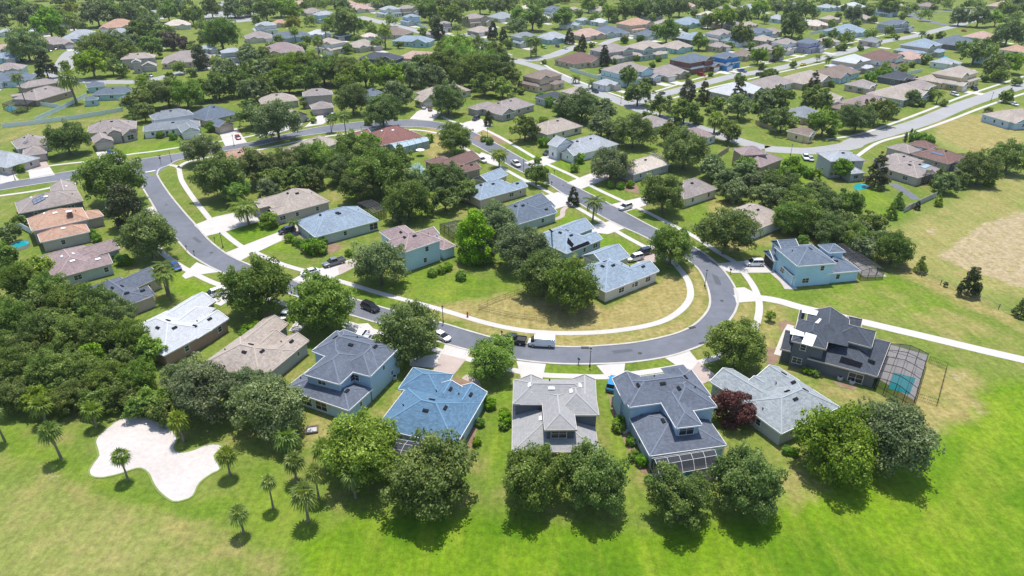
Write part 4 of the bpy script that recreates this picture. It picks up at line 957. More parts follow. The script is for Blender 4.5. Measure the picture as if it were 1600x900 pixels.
FAR = [
 (11, 48, 24, 1, 'lgrey', 'white', "white house under the far left trees"), (84, 66, 52, 1, 'taupe', 'taupe', "long taupe house on the cul-de-sac"),
 (130, 56, 56, 1, 'lgrey', 'lblue', "pale blue house with grey hip roof", 20), (188, 39, 54, 1, 'orange', 'peach', "orange-tiled house among far oaks", 20), (188, 49, 30, 1, 'lgrey', 'white', "small pale roof before orange house", 20),
 (277, 37, 38, 1, 'cream', 'cream', "cream-roofed house near the parking area", 20), (292, 91, 68, 1, 'taupe', 'peach', "peach-walled house with many small gables", 20), (364, 80, 38, 2, 'lgrey', 'sage', "grey-green two-storey house beside lawn", 30),
 (413, 39, 36, 2, 'lgrey', 'white', "white dormered house behind pines", 25), (404, 56, 42, 1, 'taupe', 'cream', "taupe house behind the palm row", 25), (6, 73, 26, 1, 'pink', 'tan', "pinkish roof on the left margin", 20), (9, 87, 32, 1, 'bluegrey', 'blue', "blue-walled house on left margin", 20),
 (14, 105, 42, 1, 'taupe', 'lblue', "taupe-roofed blue house above slate roof", 20), (20, 121, 56, 1, 'slate', 'lblue', "slate-roofed house above the white awning", 20),
 (438, 34, 24, 1, 'orange', 'peach', "small orange roof behind golden tree", 30), (487, 17, 30, 1, 'taupe', 'tan', "taupe house above the far palms"), (509, 22, 38, 2, 'lgrey', 'blue', "blue-grey two-storey house beyond oak"), (455, 55, 66, 1, 'slate', 'blue', "long slate house with palm in front", 20, 0, .5),
 (499, 51, 32, 1, 'white', 'lblue', "white-roofed house beside the slate one", 20), (533, 53, 24, 1, 'slate', 'dgrey', "dark house in the oak shade"), (441, 77, 62, 1, 'mauve', 'tan', "mauve-roofed house above the tree belt", 20), (518, 66, 46, 2, 'tan', 'white', "white two-storey house with tan gables", -35),
 (567, 69, 46, 1, 'tan', 'tan', "tan hip roof beside dark shrub"), (600, 90, 68, 2, 'dark', 'dark', "black two-storey house with window row", -20, 0, .6), (660, 87, 60, 1, 'pink', 'peach', "pink-tan house above the tree belt", -20, 0, .5), (646, 62, 72, 1, 'bluegrey', 'teal', "turquoise-walled pale roof corner house", -10, 0, .5),
 (617, 50, 46, 1, 'brown', 'tan', "brown roof behind turquoise house", -20, 0), (562, 12, 36, 1, 'pink', 'cream', "pink-tan house at top centre"), (607, 14, 34, 2, 'lgrey', 'white', "white two-storey house past the palms"), (637, 12, 30, 2, 'taupe', 'tan', "tan two-storey house near top trees"),
 (641, 26, 28, 2, 'bluegrey', 'lblue', "pale blue house beside white fence"), (742, 27, 42, 2, 'taupe', 'tan', "brown two-storey house near corner fence"), (750, 46, 34, 1, 'tan', 'brown', "tan house inside the corner fence"), (784, 25, 38, 1, 'silver', 'cream', "pale house beside the far palms"), (693, 36, 22, 2, 'taupe', 'taupe', "two-storey house behind a round oak"),
 (822, 12, 26, 1, 'cream', 'cream', "cream roof among top oaks"), (862, 13, 28, 2, 'slate', 'white', "navy-roofed white house in oaks"), (896, 13, 18, 1, 'tan', 'tan', "small tan roof between oaks"), (910, 30, 20, 1, 'lgrey', 'lblue', "pale roof between two oaks"), (974, 12, 36, 1, 'taupe', 'white', "taupe house under the top treeline"),
 (817, 56, 42, 2, 'grey', 'sage', "grey-green two-storey house with lawn", 35), (863, 57, 46, 1, 'lgrey', 'blue', "blue house with green car", 35), (918, 52, 48, 1, 'pink', 'tan', "pink-roofed house beside dark magnolias", 30), (950, 48, 50, 1, 'slate', 'sage', "slate house with pale green walls", 30),
 (994, 36, 60, 2, 'orange', 'peach', "orange two-storey house with peach walls", 35), (1036, 36, 36, 1, 'tan', 'tan', "tan roof beside orange house"), (1073, 34, 46, 1, 'bluegrey', 'teal', "blue-grey long roof near top palms"), (957, 77, 64, 2, 'taupe', 'taupe', "brown-grey two-storey house beside pyramid magnolia", 35, 0),
 (1006, 73, 64, 2, 'tan', 'greygreen', "tan two-storey house with screened porch", 35, 0), (1056, 71, 46, 1, 'tan', 'teal', "tan house with teal screened back", 35, 0), (1085, 58, 48, 1, 'bluegrey', 'dgrey', "pale roof house with charcoal walls", 35, 0), (1123, 52, 46, 2, 'taupe', 'white', "white two-storey house beside round oak", 35, 0),
 (1184, 49, 44, 2, 'slate', 'blue', "slate-blue porch house behind street oak", 35), (904, 92, 62, 1, 'maroon', 'tan', "maroon-roofed corner house with white fence", 35, 0), (982, 108, 78, 2, 'taupe', 'lblue', "pale blue gabled house behind fence", 35, 1), (1042, 110, 56, 1, 'taupe', 'tan', "taupe house with arched entry", 35),
 (1082, 92, 66, 2, 'slate', 'brick', "brick two-storey house with slate roof", 38), (1131, 88, 46, 2, 'slate', 'bright', "bright blue two-storey house beside red SUV", 38), (1160, 83, 34, 1, 'brown', 'tan', "brown roof beside bright blue house", 38), (1195, 74, 34, 1, 'taupe', 'grey', "taupe house beside white two-storey", 38),
 (845, 118, 62, 2, 'brown', 'peach', "tan block-like two-storey corner house", 45, 0, .75), (900, 141, 40, 1, 'tan', 'tan', "tan roof behind the corner house", 38, 0), (864, 150, 46, 1, 'dark', 'grey', "low grey lanai roof by the hedge", 38, 0), (1020, 188, 50, 1, 'taupe', 'taupe', "brown gable house beside black pickup", -50, 0),
 (1088, 207, 50, 1, 'mauve', 'white', "mauve-roofed house at loop street corner", -50, 0), (1150, 139, 78, 1, 'white', 'taupe', "white flat-hipped roof on far street", 38, 0, .6), (1202, 128, 70, 1, 'taupe', 'cream', "grey-taupe roof with screened back", 38, 0, .6),
 (1240, 7, 20, 1, 'grey', 'white', "small grey roof at top right trees"), (1290, 10, 26, 1, 'lgrey', 'lblue', "pale teal house below top field"), (1331, 10, 40, 1, 'white', 'white', "white hip roof below top field"), (1381, 17, 38, 1, 'slate', 'blue', "slate roof behind the big slate house"),
 (1204, 48, 32, 1, 'taupe', 'taupe', "taupe house beside big round oak"), (1272, 37, 38, 1, 'cream', 'peach', "cream-roofed house left of tree row"), (1295, 28, 26, 1, 'tan', 'tan', "tan roof behind cream house"), (1322, 47, 62, 1, 'bluegrey', 'lblue', "blue-grey roof with white gable", 35), (1397, 36, 88, 2, 'slate', 'grey', "large slate two-storey house", 30, 1, .5),
 (1225, 66, 42, 2, 'taupe', 'white', "white-and-taupe two-storey street house", 40), (1262, 65, 40, 2, 'slate', 'purple', "lavender two-storey house with red car", 40), (1207, 76, 24, 2, 'taupe', 'tan', "taupe two-storey house behind small oak", 40), (1328, 94, 62, 2, 'white', 'tan', "white-roofed house with tan upper wall", 38, 0),
 (1374, 88, 76, 2, 'maroon', 'white', "red-roofed white two-storey house", 38, 0), (1416, 87, 50, 1, 'pink', 'white', "pink-tan roof behind red roof", 38, 0), (1438, 70, 66, 2, 'bluegrey', 'tan', "blue-grey two-storey house with pool", 38, 0), (1490, 65, 62, 1, 'slate', 'dgrey', "long dark slate roof house", 38, 0), (1532, 56, 46, 1, 'pink', 'teal', "salmon-roofed teal house near right margin", 35), (1586, 76, 40, 1, 'orange', 'cream', "orange roof on the right margin", 38),
 (1304, 112, 78, 1, 'brown', 'lblue', "brown hip roof with blue lanai", 38, 0, .6), (1256, 121, 82, 1, 'tan', 'tan', "tan roof with tan gable wall", 38, 0, .6), (1490, 114, 84, 2, 'tan', 'yellow', "yellow two-storey house with white car", 38, 1, .65), (1456, 122, 44, 1, 'tan', 'yellow', "tan roof joined behind yellow house", 38, 0), (1434, 132, 48, 1, 'taupe', 'brown', "taupe roof with brown gable end", 38, 0),
 (1403, 144, 82, 1, 'tan', 'grey', "grey-walled tan hip roof", 38, 0, .7), (1351, 157, 70, 1, 'mauve', 'white', "pale mauve roof with white walls", 38, 0, .6), (1318, 166, 36, 1, 'brown', 'taupe', "brown roof tucked behind oaks", 38, 0), (1252, 174, 54, 1, 'grey', 'tan', "grey-tan roof behind the far oaks", 38, 0), (1253, 203, 26, 1, 'brown', 'yellow', "small yellow gable house", 38, 0), (1584, 180, 66, 1, 'tan', 'blue', "tan-roofed blue house beside the field", 15, 0, .7),
 (350, 8, 34, 1, 'lgrey', 'white', "white roof beyond the pines"), (150, 10, 30, 1, 'silver', 'white', "pale roof at the top left"), (470, 5, 26, 1, 'pink', 'tan', "pink roof at the very top"), (690, 12, 28, 1, 'tan', 'tan', "tan roof under top centre oaks"), (1135, 12, 30, 1, 'taupe', 'white', "taupe roof left of pale teal house"), (1170, 12, 34, 1, 'lgrey', 'white', "light grey roof beside taupe roof"), (1105, 22, 30, 1, 'cream', 'white', "cream roof behind palm cluster"), (1075, 8, 24, 1, 'pink', 'tan', "pinkish roof at the treeline"),
 (1565, 8, 40, 1, 'pink', 'tan', "pink roof right of top field"), (1592, 3, 30, 1, 'white', 'white', "white roof at top right corner"), (1510, 20, 24, 1, 'taupe', 'tan', "taupe roof beside side street trees"),
 (545, 6, 30, 1, 'pink', 'cream', "pink roof left of top centre house"), (585, 7, 26, 1, 'tan', 'tan', "small tan roof at top edge"), (936, 14, 26, 1, 'tan', 'white', "tan roof between top oaks"), (1015, 24, 30, 1, 'lgrey', 'white', "pale roof above the long blue-grey roof"), (1141, 36, 30, 1, 'taupe', 'cream', "taupe roof above white two-storey house"),
 (1168, 38, 28, 1, 'tan', 'tan', "tan roof above slate-blue porch house"), (1213, 27, 28, 1, 'lgrey', 'lblue', "grey roof behind the round oak"), (1254, 31, 26, 1, 'white', 'white', "white roof left of cream house"), (1346, 27, 30, 1, 'tan', 'taupe', "tan roof above white-gabled roof"), (1121, 35, 26, 1, 'cream', 'peach', "cream roof right of top palms"), (722, 9, 28, 1, 'taupe', 'tan', "taupe roof at top centre right"),
 (890, 37, 28, 1, 'lgrey', 'white', "pale roof behind pink-roofed house"), (846, 27, 28, 1, 'cream', 'tan', "cream roof above the blue house"), (936, 32, 24, 1, 'white', 'lblue', "small white roof above slate house"), (1402, 9, 26, 1, 'tan', 'tan', "tan roof beside the top field"), (1447, 8, 28, 1, 'mauve', 'cream', "mauve roof across the top field"), (682, 52, 28, 1, 'taupe', 'taupe', "taupe roof beside far top street"),
 (577, 55, 26, 1, 'cream', 'white', "cream roof above tan hip roof"), (250, 62, 30, 1, 'taupe', 'tan', "taupe roof inside the left oak grove"), (322, 74, 26, 1, 'lgrey', 'blue', "grey roof behind peach gables"), (100, 37, 26, 1, 'tan', 'tan', "tan roof above pale blue house"), (60, 46, 26, 1, 'white', 'white', "white roof in far left grove"), (200, 24, 26, 1, 'cream', 'cream', "cream roof behind the orange tiles"),
 (240, 20, 26, 1, 'lgrey', 'white', "grey roof left of cream-roofed house"), (1190, 60, 34, 1, 'tan', 'taupe', "tan roof below slate-blue porch house"), (1147, 62, 36, 1, 'teal', 'white', "teal-grey roof beside white two-storey"), (1010, 52, 34, 1, 'slate', 'lblue', "slate roof below orange two-storey house"), (1060, 52, 30, 1, 'lgrey', 'tan', "pale roof left of charcoal walls"), (1120, 70, 30, 1, 'taupe', 'tan', "taupe roof behind bright blue house"),
 (1290, 62, 30, 1, 'tan', 'cream', "tan roof behind lavender house"), (1360, 62, 30, 1, 'grey', 'tan', "grey roof below white gable"), (1540, 88, 34, 1, 'grey', 'lblue', "grey roof under right margin oaks"), (1400, 118, 46, 1, 'dark', 'dgrey', "dark lanai roof behind red-roofed house"), (1345, 130, 42, 1, 'taupe', 'tan', "taupe roof behind the green hedge"), (1475, 95, 36, 1, 'lgrey', 'white', "grey lanai roof beside far pool"),
 (1290, 150, 46, 1, 'tan', 'cream', "tan roof behind the screened back"), (945, 128, 34, 1, 'lgrey', 'white', "low pale roof inside far fence"),
]
for r in FAR:
    fh(*r[:7], **dict(zip(('ang', 'front', 'ratio'), r[7:])))
# ------------------------------------------------------------------ vegetation kit
def leaf_mat(name, cols, trans=.25):
    "one leaf colour per leaf, drawn from a short ramp; each plant shifts a little"
    m, nt, b = new_mat(name)
    geo = nt.nodes.new("ShaderNodeNewGeometry"); oi = nt.nodes.new("ShaderNodeObjectInfo"); at = nt.nodes.new("ShaderNodeAttribute"); at.attribute_name = 'clump'
    ad = nt.nodes.new("ShaderNodeMath"); ad.operation = 'MULTIPLY_ADD'; ad.inputs[1].default_value = .55
    nt.links.new(geo.outputs['Random Per Island'], ad.inputs[0])
    m2 = nt.nodes.new("ShaderNodeMath"); m2.operation = 'MULTIPLY'; m2.inputs[1].default_value = .45
    nt.links.new(at.outputs['Fac'], m2.inputs[0]); nt.links.new(m2.outputs[0], ad.inputs[2])
    cr = nt.nodes.new("ShaderNodeValToRGB"); e = cr.color_ramp.elements
    e[0].position, e[0].color = 0, (*cols[0], 1); e[1].position, e[1].color = 1, (*cols[-1], 1)
    for i, c in enumerate(cols[1:-1]):
        k = e.new((i + 1) / (len(cols) - 1)); k.color = (*c, 1)
    nt.links.new(ad.outputs[0], cr.inputs[0])
    hsv = nt.nodes.new("ShaderNodeHueSaturation")
    for s, lo, hi in (('Hue', .480, .512), ('Saturation', .98, 1.2), ('Value', 1.02, 1.44)):
        mr = nt.nodes.new("ShaderNodeMapRange"); mr.inputs['To Min'].default_value, mr.inputs['To Max'].default_value = lo, hi
        sd = nt.nodes.new("ShaderNodeMath"); sd.operation = 'FRACT'; ml = nt.nodes.new("ShaderNodeMath"); ml.operation = 'MULTIPLY'; ml.inputs[1].default_value = {'Hue': 1, 'Saturation': 7.3, 'Value': 13.7}[s]
        nt.links.new(oi.outputs['Random'], ml.inputs[0]); nt.links.new(ml.outputs[0], sd.inputs[0]); nt.links.new(sd.outputs[0], mr.inputs['Value']); nt.links.new(mr.outputs[0], hsv.inputs[s])
    nt.links.new(cr.outputs[0], hsv.inputs['Color'])
    nt.links.new(hsv.outputs[0], b.inputs['Base Color'])
    b.inputs['Roughness'].default_value = .55; b.inputs['Specular IOR Level'].default_value = .3
    tr = nt.nodes.new("ShaderNodeBsdfTranslucent"); mx = nt.nodes.new("ShaderNodeMixShader"); mx.inputs[0].default_value = trans
    br = nt.nodes.new("ShaderNodeVectorMath"); br.operation = 'MULTIPLY'; br.inputs[1].default_value = (1.3, 1.5, .7)
    nt.links.new(hsv.outputs[0], br.inputs[0]); nt.links.new(br.outputs[0], tr.inputs[0])
    out = nt.nodes["Material Output"]
    nt.links.new(b.outputs[0], mx.inputs[1]); nt.links.new(tr.outputs[0], mx.inputs[2]); nt.links.new(mx.outputs[0], out.inputs[0])
    return m
LM = dict(
    oak=leaf_mat('oak_leaves', [(.040, .070, .016), (.082, .125, .030), (.145, .19, .052), (.28, .32, .11)], .32),
    greyoak=leaf_mat('grey_oak_leaves', [(.050, .078, .030), (.096, .135, .054), (.16, .20, .09), (.30, .335, .175)], .32),
    bright=leaf_mat('bright_oak_leaves', [(.052, .092, .013), (.112, .182, .026), (.19, .275, .05), (.35, .43, .11)], .32),
    maple=leaf_mat('maple_leaves', [(.06, .13, .006), (.14, .26, .010), (.22, .36, .018), (.34, .47, .045)]),
    maroon=leaf_mat('maroon_leaves', [(.035, .016, .014), (.085, .035, .030), (.14, .065, .055), (.22, .12, .10)]),
    magnolia=leaf_mat('magnolia_leaves', [(.014, .026, .008), (.034, .052, .014), (.070, .080, .026), (.13, .11, .05)], .1),
    brownish=leaf_mat('brownish_leaves', [(.045, .045, .02), (.09, .085, .045), (.15, .13, .08), (.20, .16, .11)]),
    golden=leaf_mat('golden_leaves', [(.06, .075, .012), (.12, .14, .02), (.20, .20, .035), (.30, .28, .07)]),
    palm=leaf_mat('palm_fronds', [(.07, .11, .02), (.16, .21, .045), (.29, .33, .10), (.52, .54, .26)], .3),
    queen=leaf_mat('queen_palm_fronds', [(.06, .095, .02), (.12, .17, .04), (.20, .24, .08), (.32, .34, .15)], .3),
    silver=leaf_mat('silver_palm_fronds', [(.20, .28, .28), (.32, .42, .42), (.45, .55, .55), (.65, .70, .70)], .1),
    hedge=leaf_mat('hedge_leaves', [(.05, .11, .012), (.10, .19, .022), (.16, .27, .035), (.24, .37, .07)], .25),
)
BARK = mat('bark', (.13, .10, .075), .95, ((1.5, .2), (9, .25)))
PBARK = mat('palm_bark', (.20, .165, .13), .95, ((1.5, .2), (9, .25)))
DEADF = mat('dead_fronds', (.28, .21, .12), .95, ((3, .3),))
def quads_mesh(name, ctr, nrm, size, clump, m, rng, asp=1.6):
    n = len(ctr); nrm = nrm / np.linalg.norm(nrm, axis=1, keepdims=True)
    r = rng.normal(size=(n, 3)); a = np.cross(nrm, r); a /= np.linalg.norm(a, axis=1, keepdims=True); b = np.cross(nrm, a)
    s = (size * rng.uniform(.65, 1.35, n))[:, None]
    fold = nrm * s * rng.uniform(-.25, .35, (n, 1))
    v = np.stack([ctr - a * s * asp * .5, ctr - b * s * .5 + fold, ctr + a * s * asp * .5 * rng.uniform(.7, 1.2, (n, 1)), ctr + b * s * .5 + fold], 1).reshape(-1, 3)
    me = np_mesh(name, v, np.arange(n * 4).reshape(n, 4))
    at = me.attributes.new('clump', 'FLOAT', 'POINT'); at.data.foreach_set('value', np.repeat(clump, 4).astype(np.float32))
    me.materials.append(m)
    return me
def sph(rng, n):
    d = rng.normal(size=(n, 3)); return d / np.linalg.norm(d, axis=1, keepdims=True)
def crown(name, m, seed, nclump=60, nleaf=15000, leaf=.05, shape='oak'):
    "unit crown: radius 1, centre at origin"
    rng = np.random.default_rng(seed)
    d = sph(rng, nclump)
    if shape == 'oak':
        d[:, 2] = np.where(d[:, 2] < -.62, -d[:, 2] * .6, d[:, 2])
        az_ = np.arctan2(d[:, 1], d[:, 0]); lob = 1 + .16 * np.sin(az_ * rng.integers(2, 4) + rng.uniform(0, 6)) + .13 * np.sin(az_ * rng.integers(4, 8) + d[:, 2] * 4 + rng.uniform(0, 6)) + rng.uniform(-.16, .16, nclump)
        rad = rng.uniform(.35, .95, nclump) ** .6 * lob * .88
        c = d * rad[:, None] * np.array([1, 1, .82]); cr = rng.uniform(.09, .24, nclump) * (1.25 - .45 * rad)
    elif shape == 'round':
        rad = rng.uniform(.5, .82, nclump); c = d * rad[:, None] * np.array([1, 1, 1.0]); cr = rng.uniform(.16, .28, nclump)
    elif shape == 'egg':
        z = rng.uniform(-.95, 1.25, nclump); t = (z + .95) / 2.2; R = np.sin(np.pi * np.clip(t * .86 + .13, 0, 1)) ** .8 * .82; a = rng.uniform(0, 2 * np.pi, nclump); k = np.sqrt(rng.uniform(.35, 1, nclump))
        c = np.stack([np.cos(a) * R * k, np.sin(a) * R * k, z], 1); cr = rng.uniform(.17, .27, nclump)
    elif shape == 'cone':
        z = rng.beta(1.1, 1.5, nclump) * 2.5 - .9; t = (z + .9) / 2.5; R = (1 - t) ** .8 * .85 + .05; a = rng.uniform(0, 2 * np.pi, nclump); k = np.sqrt(rng.uniform(.4, 1, nclump))
        c = np.stack([np.cos(a) * R * k, np.sin(a) * R * k, z], 1); cr = rng.uniform(.14, .24, nclump) * (1 - t * .45)
    elif shape == 'column':
        z = rng.uniform(-1, 3.6, nclump); t = (z + 1) / 4.6; R = np.sin(np.pi * np.clip(t * .8 + .18, 0, 1)) * .55; a = rng.uniform(0, 2 * np.pi, nclump)
        c = np.stack([np.cos(a) * R, np.sin(a) * R, z], 1); cr = np.full(nclump, .42)
    elif shape == 'sparse':
        rad = rng.uniform(.35, .9, nclump); c = d * rad[:, None] * np.array([1, 1, .75]); cr = rng.uniform(.12, .22, nclump)
    ani = rng.uniform(.65, 1.5, (nclump, 3)) * np.array([1, 1, .85])
    w = cr ** 2; k = rng.choice(nclump, nleaf, p=w / w.sum())
    o = sph(rng, nleaf); o[:, 2] = np.where(rng.random(nleaf) < .55, np.abs(o[:, 2]), o[:, 2])
    rr = rng.uniform(.55, 1.08, nleaf) ** .6
    spr = rng.random(nleaf) < .07; rr = np.where(spr, rr * rng.uniform(1.1, 1.6, nleaf), rr)
    ctr = c[k] + o * (cr[k] * rr)[:, None] * ani[k]
    nrm = o * .7 + rng.normal(size=(nleaf, 3)) * .55 + np.array([0, 0, .35])
    ctr += rng.normal(size=ctr.shape) * .018
    cl = rng.uniform(0, 1, nclump)
    return quads_mesh(name, ctr, nrm, leaf, cl[k], m, rng)
def trunk_mesh(name, seed, spread=.55, h=1.0, low=.9):
    "unit trunk: from z=-h (ground) up into the crown"
    rnd = random.Random(seed); mb = MB()
    fork = -h + (h * .42)
    mb.tube([(0, 0, -h), (.01, 0, -h + .06), (.02, .01, fork)], [.085, .062, .05], 7)
    for k in range(6):
        a = k * 2 * math.pi / 6 + rnd.uniform(-.4, .4); r = spread * rnd.uniform(.6, 1.1); zt = rnd.uniform(0, .3)
        p0 = Vector((.02, .01, fork - .02)); p1 = Vector((math.cos(a) * r * .45, math.sin(a) * r * .45, fork * .45)); p2 = Vector((math.cos(a) * r, math.sin(a) * r, zt))
        mb.tube([p0, p1, p2], [.042, .028, .012], 5)
        for j in range(2):
            b = a + rnd.uniform(-.9, .9); mb.tube([p1.lerp(p2, .4), p1.lerp(p2, .4) + Vector((math.cos(b) * .25, math.sin(b) * .25, .16))], [.018, .008], 4)
    return mb.mesh(name, BARK, True)
CR, TR = {}, {}
for k, (mm, shp) in dict(oak=('oak', 'oak'), greyoak=('greyoak', 'oak'), bright=('bright', 'oak')).items():
    CR[k] = [crown('crown_%s' % k, LM[mm], 11 + i * 7 + len(k), 170, 24000, .040, shp) for i in range(4 if k == 'oak' else 3)]
    CR[k + '_far'] = [crown('crown_far_%s' % k, LM[mm], 51 + i * 7 + len(k), 80, 5200, .078, shp) for i in range(3)]
CR['maple'] = [crown('crown_maple', LM['maple'], 5, 90, 15000, .055, 'egg')]
CR['maple_far'] = [crown('crown_maple_far', LM['maple'], 6, 50, 4000, .09, 'egg')]
CR['maroon'] = [crown('crown_maroon', LM['maroon'], 8, 60, 11000, .05, 'round')]
CR['magnolia'] = [crown('crown_magnolia', LM['magnolia'], 21, 70, 9000, .06, 'egg'), crown('crown_magnolia', LM['magnolia'], 22, 60, 9000, .06, 'cone')]
CR['pyramid'] = [crown('crown_pyramid', LM['magnolia'], 31, 70, 7000, .07, 'cone')]
CR['conifer'] = [crown('crown_conifer', LM['oak'], 33, 80, 8000, .06, 'cone'), crown('crown_conifer', LM['greyoak'], 37, 80, 8000, .06, 'cone')]
CR['brightcone'] = [crown('crown_brightcone', LM['bright'], 35, 70, 7000, .065, 'cone')]
CR['cypress'] = [crown('crown_cypress', LM['magnolia'], 41, 50, 3500, .10, 'column')]
CR['brownish'] = [crown('crown_brownish', LM['brownish'], 43, 50, 4200, .075, 'sparse')]
CR['golden'] = [crown('crown_golden', LM['golden'], 47, 50, 4200, .08, 'oak')]
CR['small'] = [crown('crown_small', LM['bright'], 61, 40, 3600, .085, 'round'), crown('crown_small', LM['oak'], 62, 40, 3600, .085, 'round')]
CR['bush'] = [crown('bush_leaves', LM['hedge'], 71, 40, 3200, .09, 'round'), crown('bush_leaves', LM['hedge'], 72, 40, 3200, .09, 'round')]
TR['oak'] = [trunk_mesh('oak_trunk', 3 + i) for i in range(3)]
TR['up'] = [trunk_mesh('upright_trunk', 9, .3, 1.4)]
TREES = []
def fan_palm(name, seed, m, R=1.9, H=5.4, nf=26):
    rng = random.Random(seed); tr = MB(); ln = rng.uniform(-.25, .25)
    tr.tube([(0, 0, 0), (ln * .3, 0, H * .3), (ln * .7, .05, H * .7), (ln, .06, H)], [.24, .17, .15, .17], 8)
    top = Vector((ln, .06, H)); fb = MB(); dd = MB()
    def frond(mb, az, el, L, droop, w):
        d = Vector((math.cos(az) * math.cos(el), math.sin(az) * math.cos(el), math.sin(el)))
        side = Vector((-math.sin(az), math.cos(az), 0)); up = side.cross(d) * -1
        p0 = top + Vector((0, 0, .1)); p1 = p0 + d * L * .42
        mb.bar(p0, p1, .05)
        nb = 7
        for i in range(nb):
            t = (i / (nb - 1) - .5) * 2; a = t * 1.25
            dr = (d * math.cos(a) + side * math.sin(a)); tip = p1 + dr * L * .7 * (1 - .15 * abs(t)) + Vector((0, 0, -droop * L * (.6 + .5 * abs(t))))
            mid = p1 + dr * L * .34 + Vector((0, 0, -droop * L * .08)); sd = (side * math.cos(a) - d * math.sin(a)) * w
            mb.face([p1, mid - sd, tip, mid + sd])
    for i in range(nf):
        u = (i + .5) / nf; el = math.asin(max(-.55, 1 - 1.62 * u)); frond(fb, i * 2.39996 + rng.uniform(-.2, .2), el, R * rng.uniform(.85, 1.08), .25 + .35 * u, .125 * R / 1.9)
    for i in range(9): frond(dd, i * .7 + rng.uniform(0, .4), -.75 + rng.uniform(-.2, .1), R * .7, .5, .08)
    return tr.mesh(name + '_trunk', PBARK, True), fb.mesh(name + '_crown', m), dd.mesh(name + '_skirt', DEADF)
def feather_palm(name, seed, m, R=2.7, H=6.5, nf=24, lw=.06):
    rng = random.Random(seed); tr = MB(); ln = rng.uniform(-.3, .3)
    tr.tube([(0, 0, 0), (ln * .3, 0, H * .4), (ln, .05, H)], [.24, .17, .14], 8); top = Vector((ln, .05, H + .1)); fb = MB()
    for i in range(nf):
        u = (i + .5) / nf; az = i * 2.39996; el = math.radians(72 - 92 * u) + rng.uniform(-.12, .12); L = R * rng.uniform(.85, 1.1); pts = []
        side = Vector((-math.sin(az), math.cos(az), 0))
        for k in range(8):
            t = k / 7; r = L * t; e = el - t * t * 1.05
            pts.append(top + Vector((math.cos(az) * r * math.cos(e * .8), math.sin(az) * r * math.cos(e * .8), L * (math.sin(el) * t - .62 * t * t))))
        for k in range(1, 8):
            a, b = pts[k - 1], pts[k]; fb.bar(a, b, .035)
            for q in (0, .5):
                p = a.lerp(b, q)
                for s in (-1, 1):
                    ll = L * .24 * (1.1 - .75 * (k / 7)) + .12
                    tip = p + side * s * ll + (b - a) * .8 + Vector((0, 0, -.42 * ll)); fb.face([p - (b - a) * .22, p + (b - a) * .28 + side * s * ll * .3, tip, p + side * s * ll * .55 - (b - a) * .05 + Vector((0, 0, -.1 * ll))])
    return tr.mesh(name + '_trunk', PBARK, True), fb.mesh(name + '_crown', m), None
PALM = dict(sabal=[fan_palm('sabal', i, LM['palm'], 1.9, 5.2 + .3 * i) for i in range(4)], silver=[fan_palm('silver', 9, LM['silver'], 2.2, 3.2, 30)],
            queen=[feather_palm('queen', i, LM['queen'], 2.8, 7.0) for i in range(2)], date=[feather_palm('date', 5, LM['palm'], 2.9, 4.0, 46)])
